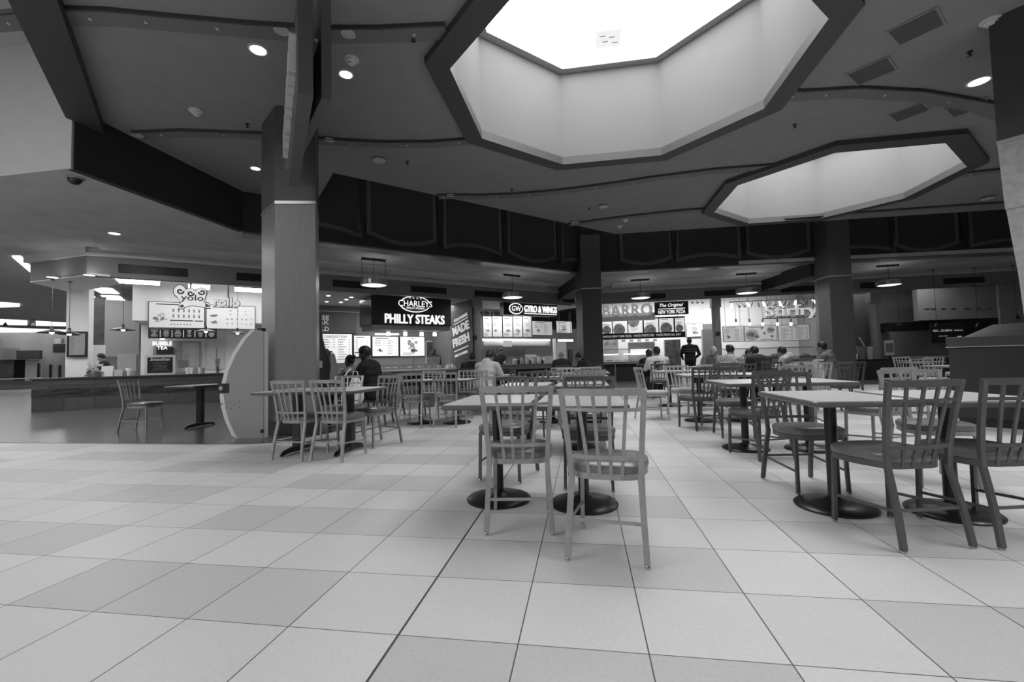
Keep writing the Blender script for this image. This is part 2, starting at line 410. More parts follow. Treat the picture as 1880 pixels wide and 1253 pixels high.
column('wall_column_right', [(7.62, 15.95), (7.66, 15.3), (8.32, 15.32), (8.5, 16.2), (7.7, 16.3)], 3.42, HC + .3, False)
def arm(f, a, b, z0, z1):
    mb = MB(); d = (Vector(b) - Vector(a)).normalized(); n = Vector((-d.y, d.x)) * .3
    mb.prism([(a[0] - n.x, a[1] - n.y), (b[0] - n.x, b[1] - n.y), (b[0] + n.x, b[1] + n.y), (a[0] + n.x, a[1] + n.y)], z0, z1)
    struct(mb.build('wall_bulkhead_arm', m_dark, smooth=False))
arm(None, (.1, 16.4), off_line(15.2, 0, WL), 3.62, HL)
arm(None, (7.9, 16.3), off_line(7.8, 0, WR), 3.62, HL)
# near right column: dark head, pale stone shaft narrowing to the floor
cr_ = [(4.95, 6.08), (5.75, 5.3), (6.6, 6.15), (5.8, 6.95)]
cc_ = Vector((5.78, 6.12))
o = struct(MB().prism(cr_, 3.5, HC + .05).build('wall_column_near_right', mat('column_dark_head', .045, .6), smooth=False))
MB().prism([(cc_.x + (x - cc_.x) * 1.01, cc_.y + (y - cc_.y) * 1.01) for x, y in cr_], 3.46, 3.5).build('trim_band', m_trimm, o, smooth=False)
mb = MB(); lv = [(3.46, 1.0), (2.68, .965), (2.66, .94), (2.66, .95), (1.9, .86), (1.0, .8), (0, .78)]
vs = []; Fs = []
for z, k in lv: vs += [(cc_.x + (x - cc_.x) * k, cc_.y + (y - cc_.y) * k, z) for x, y in cr_]
for i in range(len(lv) - 1):
    for k in range(4): Fs.append((i * 4 + k, (i + 1) * 4 + k, (i + 1) * 4 + (k + 1) % 4, i * 4 + (k + 1) % 4))
mb.add(vs, Fs); mb.build('column_shaft', m_stone, o, smooth=False)

# curved slots across the ceiling: a dark edge and a lighter band with pin lights
m_slot = mat('ceiling_slot_band', .15, .8); m_pin = mat('pin_light_lens', .5, .4)
SL = [([(-7.0, 3.85), (-5.56, 3.98), (-5.11, 4.08), (-4.46, 4.3), (-3.71, 4.55), (-2.92, 4.78), (-2.28, 4.9), (-1.5, 5.0)], .24),
      ([(-7.3, 6.28), (-6.49, 6.38), (-5.33, 6.72), (-4.45, 7.09), (-3.48, 7.42), (-2.6, 7.6), (-1.6, 7.65)], .22),
      ([(-3.3, 10.08), (-3.04, 10.12), (-2.3, 10.3), (-1.57, 10.39), (-.8, 10.41), (-.03, 10.36), (.8, 10.25), (1.65, 10.1), (2.86, 9.97), (4.0, 10.0)], .26),
      ([(-.3, 13.05), (-.06, 13.0), (1.15, 12.74), (2.73, 12.55), (3.4, 12.56)], .24),
      ([(3.2, 7.25), (3.37, 7.3), (4.19, 7.38), (5.2, 7.67), (6.51, 8.24), (7.4, 8.8)], .26),
      ([(8.2, 11.45), (9.23, 11.33), (10.6, 11.2), (13, 11.2)], .24), ([(5.9, 14.0), (8.5, 13.9), (13, 13.9)], .2)]
for pts, wd in SL:
    a = [Vector(p) for p in pts]; up_, dn = [], []
    for i, p in enumerate(a):
        t = (a[min(i + 1, len(a) - 1)] - a[max(i - 1, 0)]).normalized(); n = Vector((-t.y, t.x))
        up_.append(p + n * wd / 2); dn.append(p - n * wd / 2)
    o = struct(MB().prism([tuple(p) for p in up_] + [tuple(p) for p in dn[::-1]], HC - .03, HC + .005).build('trim_ceiling_slot', m_slot, smooth=False))
    e = [p - (q - p).normalized() * .028 for p, q in zip(dn, up_)]
    MB().prism([tuple(p) for p in dn] + [tuple(p) for p in e[::-1]], HC - .045, HC + .005).build('slot_shadow_edge', mat('slot_edge_paint', .05, .7), o, smooth=False)
    pn = MB()
    for i in range(len(a) - 1): q = (a[i] + a[i + 1]) / 2; pn.lathe([(.018, 0), (.018, -.012), (.001, -.014)], (q.x, q.y), 8, HC - .03)
    pn.build('pin_lights', m_pin, o)

# ---- shop fascia with its light lip and dark grilles
fa = MB()
L1 = 15.79
KP, KQ = onz(163, 470, 3.93), onz(56, 482, 3.93); S0K = (Vector((KP.x, KP.y)) - WL.A).dot(WL.e)
WL.slab(fa, S0K, L1 - .2, 0, .15, 3.40, 3.9); struct(fa.build('wall_fascia_left', m_fas, smooth=False))
fa = MB(); WR.slab(fa, 0.2, 17.5, 0, .15, 3.43, 3.9); struct(fa.build('wall_fascia_right', m_fas, smooth=False))
fa = MB().prism([off_line(S0K, 0, WL), off_line(S0K, .15, WL), (KQ.x + .1, KQ.y + .15), (KQ.x, KQ.y)], 3.42, 3.9); struct(fa.build('wall_fascia_far_left', m_fas, smooth=False))
lp = MB(); WL.slab(lp, S0K, L1, -.12, .1, 3.9, 3.96); WR.slab(lp, 0.1, 17.5, -.12, .1, 3.9, 3.96); lp.prism([off_line(S0K, -.12, WL), off_line(S0K, .1, WL), (KQ.x, KQ.y + .1), (KQ.x - .05, KQ.y - .12)], 3.9, HL)
WL.slab(lp, S0K, L1, -.04, .1, 3.96, HL); WR.slab(lp, 0.1, 17.5, -.04, .1, 3.96, HL)
struct(lp.build('trim_fascia_lip', m_lip, smooth=False))
def grille(f, u0, u1, v):
    s0, z = f.p(u0, v); s1, _ = f.p(u1, v + (6 if f is WL else -3) * (u1 - u0) / 100); zc = 3.64
    t = thing('air_grille', '', 'vent', f.w((s0 + s1) / 2, -.025, zc), f.th)
    w_ = s1 - s0; MB().bb(-w_ / 2, w_ / 2, 0, .02, -.11, .11).build('backing', m_black, t, smooth=False)
    sl = MB()
    for k in range(7): sl.bb(-w_ / 2 + .01, w_ / 2 - .01, -.012, 0, -.10 + k * .031, -.088 + k * .031)
    sl.build('slats', m_grille, t, smooth=False); return t
G = [(WL, 217, 344, 'dark slotted grille above the dessert counter'), (WL, 434, 480, 'dark grille cut off by the left side of the big column'), (WL, 611, 690, 'dark grille right of the big column, behind a hanging lamp'),
     (WL, 754, 819, 'dark grille over the right half of the black steak sign'), (WL, 871, 926, 'dark grille over the left end of the gyro shop'), (WL, 1033, 1053, 'short dark grille just left of the corner column'),
     (WR, 1175, 1221, 'dark grille over the pizza shop letters'), (WR, 1292, 1354, 'dark grille over the round pillar, left of a hanging lamp'), (WR, 1432, 1497, 'dark grille against the left side of the far right column'),
     (WR, 1579, 1615, 'dark grille just right of the far right column'), (WR, 1732, 1807, 'dark grille above the closed shop at far right')]
for f, u0, u1, lb in G: grille(f, u0, u1, 520)['label'] = lb

# ================================================================== chairs and tables
m_frame = mat('chair_frame_metal', .30, .38, .25, noise=.12, scale=18)
m_framed = mat('chair_frame_dark', .095, .4, .25, noise=.12, scale=18)
m_framel = mat('chair_frame_pale', .42, .4, .2, noise=.1, scale=18)
m_seat = mat('seat_vinyl', .14, .28, noise=.12, scale=7, bump=.15)
m_seatl = mat('seat_vinyl_pale', .42, .38, noise=.1, scale=7, bump=.15)
m_glide = mat('chrome_glide', .6, .2, 1)
m_top = mat('table_laminate', .56, .3, noise=.04, scale=5)
m_edge = mat('table_edge_rubber', .10, .35)
m_base = mat('table_base_black', .012, .32)

def make_chair(name, label, mf, ms):
    t = thing(name, label, 'chair')
    yr = -.185                                     # plane of the back posts at the seat
    # seat: rounded cushion, fuller at the front
    def outl(k, n=28):
        P = []
        for i in range(n):
            A = 2 * math.pi * i / n; c, s_ = math.cos(A), math.sin(A)
            ex = .55; x = .215 * k * (abs(c) ** ex) * (1 if c > 0 else -1); y = .21 * k * (abs(s_) ** ex) * (1 if s_ > 0 else -1)
            if y < 0: x *= .90
            P.append((x, y + .01))
        return P
    mb = MB(); prof = [(.90, .425), (.985, .432), (1.0, .448), (.985, .466), (.90, .478), (.6, .483), (.2, .484)]
    vs = []; n = 28
    for k, z in prof: vs += [(x, y, z - .012 * max(0, -y - .05)) for x, y in outl(k, n)]
    Fs = [tuple(range(n))[::-1]]
    for i in range(len(prof) - 1):
        for k in range(n): Fs.append((i * n + k, i * n + (k + 1) % n, (i + 1) * n + (k + 1) % n, (i + 1) * n + k))
    Fs.append(tuple(range((len(prof) - 1) * n, len(prof) * n))); mb.add(vs, Fs)
    mb.build('seat_cushion', ms, t)
    mb = MB(); a, b = outl(.97), outl(.90)          # frame under the cushion
    vs = [(x, y, .395) for x, y in a] + [(x, y, .428) for x, y in a] + [(x, y, .428) for x, y in b] + [(x, y, .395) for x, y in b]
    Fs = []
    for k in range(n):
        j = (k + 1) % n
        for q in range(4): w_ = (q + 1) % 4; Fs.append((q * n + k, q * n + j, w_ * n + j, w_ * n + k))
    mb.add(vs, Fs); mb.build('seat_frame', mf, t)
    # rear legs run on upward as the back posts (leaning back, spreading a little)
    def post(sx, z):
        if z <= .42: k = z / .42; return Vector((sx * (.195 - .02 * k), -.275 + .085 * k ** 1.3, z))
        k = (z - .42) / .46; return Vector((sx * (.175 + .035 * k), -.19 - .075 * k ** 1.4, z))
    for sx in (-1, 1):
        l = MB(); l.bar([post(sx, z) for z in (.012, .15, .3, .40, .43)], .021, .03); lo = l.build('leg', mf, t)
        MB().lathe([(.001, 0), (.014, .001), (.015, .010), (.011, .018)], (post(sx, 0).x, post(sx, 0).y), 10).build('glide', m_glide, lo)
        MB().bar([post(sx, z) for z in (.40, .5, .6, .7, .8, .868)], .021, .028).build('back_post', mf, t)
        f = [Vector((sx * .182, .175, .012)), Vector((sx * .178, .17, .2)), Vector((sx * .175, .165, .41))]
        lo = MB().bar(f, .022, .022).build('leg', mf, t)
        MB().lathe([(.001, 0), (.014, .001), (.015, .010), (.011, .018)], (sx * .182, .175), 10).build('glide', m_glide, lo)
        z = .215; MB().bar([post(sx, z - .02), Vector((sx * .178, .165, z - .05))], .008, .016).build('stretcher', mf, t)
    z = .20; MB().bar([post(-1, z), post(1, z)], .008, .016).build('stretcher', mf, t)
    def rail(z, h, bow, th=.012):
        a, b = post(-1, z), post(1, z); pts = []
        for i in range(9):
            k = i / 8; p = a.lerp(b, k); p.y -= bow * math.sin(math.pi * k); pts.append(p)
        return MB().bar(pts, th, h)
    rail(.855, .036, .045).build('top_rail', mf, t)
    rail(.765, .017, .042).build('middle_rail', mf, t)
    rail(.515, .020, .03).build('lower_rail', mf, t)
    for i in range(4):
        k = (i + 1) / 5; b0 = .3 + .7 * 0
        def sp(z, bow):
            a, b = post(-1, z), post(1, z); kk = .5 + (k - .5) * (.80 + .2 * (z - .4) / .46)
            p = a.lerp(b, kk); p.y -= bow * math.sin(math.pi * k) - .006; return p
        MB().bar([sp(.845, .045), sp(.76, .042), sp(.62, .035), sp(.51, .03), sp(.44, .012), sp(.405, -.002)], .010, .018).build('back_slat', mf, t)
    return t
protoA = make_chair('dining_chair', '', m_frame, m_seat)
protoB = make_chair('dining_chair', '', m_framed, m_seat)
protoC = make_chair('dining_chair', '', m_framel, m_seatl)
used = {}
def chair(kind, x, y, deg, label, group=None):
    """deg: where the sitter looks, 0 = away from the camera (+y), counter-clockwise"""
    pr_ = {'a': protoA, 'b': protoB, 'c': protoC}[kind]
    o = pr_ if kind not in used else copy_tree(pr_); used[kind] = 1
    o.location = (x, y, 0); o.rotation_euler = (0, 0, R(deg)); o['label'] = label
    if group: o['group'] = group
    elif 'group' in o: del o['group']
    return o
def rear(px, py, deg):                             # chair centre from the middle of its rear feet
    a = R(deg); return px - math.sin(a) * .275, py + math.cos(a) * .275
G1 = 'chairs at the pair of tables nearest the camera'
G2 = 'chairs at the pair of tables at front right'
G3 = 'chairs at the tables down the right rows'
G4 = 'chairs beside the big left column'
G5 = 'chairs at the tables left of centre'
G6 = 'chairs in the rows behind the nearest tables'
x, y = rear(-.405, 2.635, 6); chair('a', x, y, 6, 'grey slat-back chair seen from behind at the nearest left-hand table', G1)
x, y = rear(.08, 2.305, -8); chair('a', x, y, -8, 'grey slat-back chair seen from behind, closest to the camera of all', G1)
chair('b', -.70, 3.93, 168, 'chair facing the camera across the nearest left-hand table, mostly hidden', G1)
chair('b', .02, 3.72, 176, 'chair facing the camera behind the black pole of the nearest right-hand table', G1)
x, y = rear(1.76, 2.64, 14); chair('b', x, y, 14, 'dark chair turned left with its back to us at the front right table', G2)
x, y = rear(2.26, 2.72, 12); chair('b', x, y, 12, 'dark chair cut by the right edge of the picture', G2)
chair('b', 1.66, 3.77, 188, 'dark chair facing us at the far left corner of the front right table', G2)
chair('a', 2.66, 3.98, 174, 'grey chair facing us behind the front right table, beside the dark bin cabinet', G2)
chair('b', 1.72, 4.95, 20, 'dark turned chair with its back to us at the second table of the right row', G3)
chair('b', 1.85, 6.05, 176, 'dark chair facing us across the second table of the right row', G3)
chair('a', 2.92, 5.12, 22, 'grey turned chair standing alone off the right end of the second table pair', G3)
chair('a', 2.75, 6.15, 178, 'grey chair facing us behind the second table pair on the right', G3)
chair('b', 1.58, 6.78, 20, 'slim dark chair turned left at the third table of the right row', G3)
chair('c', 1.70, 8.2, -168, 'pale chair facing us behind the third table of the right row', G3)
chair('b', 2.5, 8.3, 176, 'dark chair facing us at the right half of the third table pair', G3)
chair('c', 1.13, 7.72, -80, 'pale chair standing side-on at the left end of the third table pair', G3)
chair('c', 2.3, 9.05, 0, 'pale chair with its back to us at the fourth table pair', G3)
chair('b', 2.9, 9.1, 4, 'dark chair with its back to us at the far end of the fourth table pair', G3)
x, y = rear(-3.22, 4.44, -6); chair('a', x, y, -6, 'grey chair seen from behind beside the curved board of the big column', G4)
x, y = rear(-2.74, 4.42, -6); chair('a', x, y, -6, 'grey chair seen from behind at the right half of the table by the big column', G4)
chair('a', -2.66, 5.38, 156, 'grey chair facing us at the right end of the table by the big column', G4)
chair('a', -3.35, 5.75, 180, 'pale grey chair facing us hidden behind the table by the big column', G4)
chair('b', -3.75, 8.1, 150, 'dark chair standing behind the table by the big column', G4)
x, y = rear(-2.76, 6.78, 0); chair('a', x, y, 0, 'grey chair with its back to us at the left of the twin round-based tables', G5)
x, y = rear(-2.2, 6.83, -8); chair('a', x, y, -8, 'grey chair with its back to us at the right of the twin round-based tables', G5)
chair('c', -2.85, 8.05, 184, 'pale chair facing us across the left twin round-based table', G5)
chair('a', -2.2, 8.1, 176, 'grey chair facing us across the right twin round-based table', G5)
chair('a', -.78, 4.75, -4, 'grey chair with its back to us at the second table of the centre row', G6)
chair('b', -.72, 6.05, 178, 'dark chair facing us across the second table of the centre row', G6)
chair('a', -.02, 4.85, 2, 'grey chair with its back to us right of centre at the second table row', G6)
chair('a', .05, 6.02, 180, 'grey chair facing us at the right half of the second table row', G6)
chair('a', -.58, 6.85, 6, 'grey chair with its back to us at the third table of the centre row', G6)
chair('c', -.3, 8.3, 178, 'pale chair facing us across the third table of the centre row', G6)
chair('a', .12, 6.95, -6, 'grey chair with its back to us at the right end of the third centre table', G6)
chair('c', .1, 9.4, 4, 'pale chair at the fourth table of the centre row', G6)
chair('a', -.45, 9.6, -4, 'grey chair at the left of the fourth table of the centre row', G6)
chair('a', -7.42, 6.55, -78, 'grey chair standing side-on at the small table before the dessert counter', None)
G7 = 'chairs in the far right corner of the dining area'
for x, y, a, lb in [(6.55, 8.9, 14, 'pale chair facing away left of the bin cabinet, leftmost of three'), (7.25, 8.9, 0, 'pale chair facing away left of the bin cabinet, middle of three'), (7.95, 8.85, -6, 'pale chair facing away, next to the bin cabinet'),
                    (7.0, 10.35, 184, 'pale chair facing us behind the far right table pair'), (7.9, 10.4, 178, 'pale chair facing us behind the far right table, beside the bin cabinet')]:
    chair('c', x, y, a, lb, G7)
for x, y, a, lb in [(8.6, 12.9, 0, 'small pale chair in the last row at far right'), (9.3, 12.9, 5, 'small pale chair beside the last right-hand table'), (9.0, 14.2, 180, 'small pale chair facing us in the last row at far right')]:
    chair('c', x, y, a, lb, G7)
for x, y, a, lb, k_ in [(4.0, 8.75, 4, 'pale chair with its back to us before the crowded table', 'c'), (4.62, 8.9, -4, 'dark chair with its back to us before the crowded table, right one', 'b')]:
    chair(k_, x, y, a, lb, 'chairs before the crowded table')

def bullnose(w_, d_, r=.045, z=.74, th=.034):
    """outline with rounded corners, thick rounded edge"""
    def out(k):
        P = []
        for cx, cy, a0 in ((1, 1, 0), (-1, 1, 90), (-1, -1, 180), (1, -1, 270)):
            for i in range(5):
                A = R(a0 + 90 * i / 4); P.append((cx * (w_ / 2 - r) + (r + k) * math.cos(A), cy * (d_ / 2 - r) + (r + k) * math.sin(A)))
        return P
    prof = [(-.03, 0), (-.008, 0), (-.0005, .008), (0, th * .5), (-.002, th - .006), (-.009, th - .0005), (-.014, th)]
    mb = MB(); n = 20; vs = []
    for k, zz in prof: vs += [(x, y, z - th + zz) for x, y in out(k)]
    Fs = [tuple(range(n))[::-1]]
    for i in range(len(prof) - 1):
        for k in range(n): Fs.append((i * n + k, i * n + (k + 1) % n, (i + 1) * n + (k + 1) % n, (i + 1) * n + k))
    mb.add(vs, Fs); return mb, out(-.014)
def make_table(kind, edge_m):
    w_, d_ = (.60, .90) if kind != 'round' else (.60, .90)
    t = thing('dining_table', '', 'table')
    e, inner_ = bullnose(w_, d_); e.build('table_edge', edge_m, t)
    MB().prism(inner_, .735, .7405).build('table_top', m_top, t, smooth=False)
    if kind == 'disc':
        MB().lathe([(.038, .012), (.038, .05), (.036, .70), (.05, .705)], n=20).build('pole', m_base, t)
        MB().lathe([(.235, 0), (.238, .012), (.225, .024), (.15, .034), (.07, .046), (.05, .062), (.04, .064)], n=40).build('base', m_base, t)
        MB().bb(-.16, .16, -.16, .16, .695, .706).build('top_plate', m_base, t, smooth=False)
    else:
        MB().bb(-.05, .05, -.04, .04, .04, .70).build('pole', m_base, t, smooth=False, bevel=.006)
        b = MB()
        for sy in (-1, 1): b.tube([(0, 0, .05), (0, sy * .12, .05), (0, sy * .26, .035), (0, sy * .30, .014)], [.045, .042, .032, .022], 8, True, (1, .8))
        b.build('base', m_base, t)
        MB().bb(-.16, .16, -.16, .16, .695, .706).build('top_plate', m_base, t, smooth=False)
    return t
tp = {}
m_edgel = mat('table_edge_pale', .20, .35)
def table(kind, x, y, deg, label, group=None, edge='d'):
    key = (kind, edge)
    if key not in tp: tp[key] = o = make_table(kind, m_edge if edge == 'd' else m_edgel)
    else: o = copy_tree(tp[key])
    o.location = (x, y, 0); o.rotation_euler = (0, 0, R(deg)); o['label'] = label
    if group: o['group'] = group
    elif 'group' in o: del o['group']
    return o
GT = 'two-seat tables with a round black base'
for x, y, lb, e in [(-.655, 3.30, 'nearest left-hand table with pale top and round black base', 'd'), (-.03, 3.24, 'nearest table right of centre, its top pushed against its twin', 'd'),
                 (1.62, 3.32, 'front right table with pale top, dark rounded edge and big black disc base', 'd'), (2.26, 3.26, 'front right table at the picture edge, second of its pair', 'd'),
                 (1.72, 5.28, 'second table of the right row, left one of its pair', 'd'), (2.36, 5.28, 'second table of the right row, right one of its pair', 'd'),
                 (1.80, 7.55, 'third table of the right row, left one of its pair', 'l'), (2.44, 7.55, 'third table of the right row, right one of its pair', 'l'),
                 (1.76, 9.85, 'fourth table of the right row, left one of its pair', 'l'), (2.38, 9.85, 'fourth table of the right row, right one of its pair', 'l'),
                 (-2.80, 7.40, 'table on a round base left of centre, left one of the pair', 'd'), (-2.16, 7.40, 'table on a round base left of centre, right one of the pair', 'd'),
                 (-.70, 5.40, 'second table of the centre row, left one of its pair', 'd'), (-.03, 5.33, 'second table of the centre row, right one of its pair', 'd'),
                 (-.54, 7.5, 'third table of the centre row, left one of its pair', 'l'), (.1, 7.5, 'third table of the centre row, right one of its pair', 'l'),
                 (-.4, 9.95, 'fourth table of the centre row, left one of its pair', 'l'), (.23, 9.95, 'fourth table of the centre row, right one of its pair', 'l'),
                 (-1.85, 9.45, 'table where the man in the light hooded top eats', 'l'), (-2.48, 11.6, 'table in front of the dark-dressed diner by the steak counter', 'l'),
                 (3.15, 11.05, 'crowded table under the flowered-top woman, leftmost section', 'l'), (3.78, 11.05, 'crowded table, section before the man in the black shirt', 'l'), (4.41, 11.05, 'crowded table, section before the man in the striped hood', 'l'),
                 (5.04, 11.05, 'table of the man in the grey hooded top beside the far right column', 'l'),
                 (6.9, 9.65, 'far right table between pale chairs, left one', 'l'), (7.6, 9.65, 'far right table between pale chairs, next to the bin cabinet', 'l'), (8.9, 13.55, 'table in the last row at far right', 'l'), (1.8, 12.2, 'table in front of the man in the printed white shirt', 'l')]:
    table('disc', x, y, 0, lb, GT, e)
GX = 'two-seat tables on spider feet'
table('x', -3.42, 4.93, 0, 'table beside the curved board, left half of the pair with splayed black feet', GX)
table('x', -2.78, 4.97, 0, 'table beside the big column, right half of the pair with splayed black feet', GX)
table('x', -6.74, 6.98, 0, 'small table with dark pole standing before the dessert counter', GX)

# curved divider board at the big column
Y0 = 5.84
curve = [(-4.61, 1.55), (-4.82, 1.58), (-4.97, 1.45), (-5.13, 1.23), (-5.25, 1.0), (-5.31, .78), (-5.335, .62), (-5.31, .45), (-5.25, .26), (-5.13, .03), (-5.05, 0), (-4.60, 0), (-4.60, 1.53)]
t = thing('curved_divider_board', 'grey lens-shaped upright board with pale curved edge standing against the big column', 'divider', (0, 0, 0))
MB().xz(curve, Y0 + .02, Y0 + .1).build('pale_edge', mat('board_edge_pale', .62, .5), t)['label'] = 'pale thick edge band'
inn = [(x + (.085 if -5.34 < x < -4.7 and z > .02 else (.06 if z <= .02 and x < -4.9 else 0)), z) for x, z in curve]
MB().xz(inn, Y0, Y0 + .02).build('face_panel', mat('board_face', .26, .55, noise=.03, scale=3), t)
MB().bb(-5.34, -5.16, Y0 - .01, Y0 + .0, .66, .80).build('bracket_plate', m_black, t, smooth=False, bevel=.003)
kb = MB(); kb.tube([(-5.27, Y0 - .035, .73), (-5.27, Y0 - .01, .73)], [.03, .034], 16); kb.build('round_lock', m_trimm, t)
bt = MB()
for u, v in [(407, 742), (417, 740), (424, 738), (440, 738), (417, 748), (424, 750), (440, 748)]:
    d = ray(u, v); k = Y0 / d.y; q = EYE + d * k; bt.tube([(q.x, Y0 - .004, q.z), (q.x, Y0 + .01, q.z)], .008, 8)
bt.tube([(-4.62, Y0 - .006, .10), (-4.62, Y0 + .01, .10)], .03, 14)
bt.build('bolt_holes', m_black, t)
MB().bb(-4.72, -4.64, Y0 + .02, Y0 + .1, 1.54, 1.60).build('top_bracket', m_black, t, smooth=False)
t = thing('dark_divider_board', 'black curved upright board with a small notice, just right of the big column', 'divider', (0, 0, 0))
fd = Frame((-4.9, 8.0), (-3.6, 8.35))
pts = [fd.p(u, v) for u, v in [(578, 575), (589, 578), (591, 620), (596, 640), (604, 655), (606, 672), (604, 690), (606, 745), (578, 748)]]
q0 = fd.w(0, 0, 0); t.location = q0; t.rotation_euler = (0, 0, fd.th)
MB().xz([(s, 0 if z < .2 else z) for s, z in pts], 0, .06).build('face_panel', m_black, t, smooth=False)
s0, s1, z0, z1 = fd.rect(584, 663, 592, 676); MB().bb(s0, s1, -.006, 0, z0, z1).build('notice', mat('paper_grey', .4, .7), t, smooth=False)

# bin cabinet at right
kf = Frame((4.95, 7.02), (5.75, 6.35))
t = thing('bin_cabinet', 'dark waist-high bin cabinet with a sloping black hood at the right edge', 'cabinet', (4.95, 7.02, 0), kf.th)
mk = mat('cabinet_laminate', .018, .5, noise=.05, scale=4)
MB().bb(0.06, 1.6, .04, .95, 0, .10).build('plinth', m_black, t, smooth=False)
mb = MB(); mb.prism([(0, 0), (1.6, 0), (1.6, .9), (.25, .9)], .10, 1.06); mb.build('body', mk, t, smooth=False, bevel=.01)
MB().prism([(-.02, -.02), (1.62, -.02), (1.62, .92), (.23, .92)], 1.06, 1.20).build('top_band', mat('cabinet_band', .035, .45), t, smooth=False, bevel=.01)
MB().prism([(-.022, -.022), (1.622, -.022), (1.622, .0), (-.022, .0)], 1.06, 1.07).build('trim_line', m_trimm, t, smooth=False)
hd = MB(); hd.add([(.15, .1, 1.20), (1.55, .1, 1.20), (1.55, .9, 1.20), (.3, .9, 1.20), (.42, .42, 1.36), (1.35, .42, 1.38), (1.35, .8, 1.38), (.5, .8, 1.36)], [(0, 1, 5, 4), (1, 2, 6, 5), (2, 3, 7, 6), (3, 0, 4, 7), (4, 5, 6, 7), (0, 3, 2, 1)])
hd.build('hood', m_black, t, smooth=False)

# ================================================================== the shops
m_ink = mat('print_ink_dark', .04, .7); m_ink2 = mat('print_ink_grey', .22, .7)
m_scr = mat('lit_menu_panel', .8, .4, emit=.42, eg=1); m_scrd = mat('menu_panel_card', .62, .5, emit=.10)
m_sign = mat('lit_sign_letters', .9, .4, emit=.7); m_signbk = mat('sign_box_black', .010, .35)
m_tube = mat('fluorescent_tube', 1, .5, emit=4.0); m_lens = mat('downlight_lens', 1, .5, emit=5.0)
m_steel = mat('stainless_steel', .42, .28, .8, noise=.1, scale=5); m_counter = mat('white_counter_solid', .66, .3)
m_cfront = mat('counter_front_grey', .26, .45, noise=.06, scale=3); m_cdark = mat('counter_dark_front', .025, .4)
m_glass = mat('clear_glass', .9, .03, alpha=.16, spec=.8)
m_grey = mat('grey_wall_paint', .20, .75, noise=.05, scale=3); m_mid = mat('mid_grey_paint', .32, .7, noise=.05, scale=3)
m_shopw = mat('shop_white_wall', .80, .75, noise=.03, scale=3); m_paper = mat('white_paper', .8, .7)
m_shade = mat('pendant_shade_dark', .04, .35, .4); m_bulb = mat('warm_bulb', 1, .5, emit=7.0)
m_food = mat('food_brown_grey', .20, .7, noise=.5, scale=40); m_foodl = mat('food_pale_grey', .50, .7, noise=.4, scale=40)

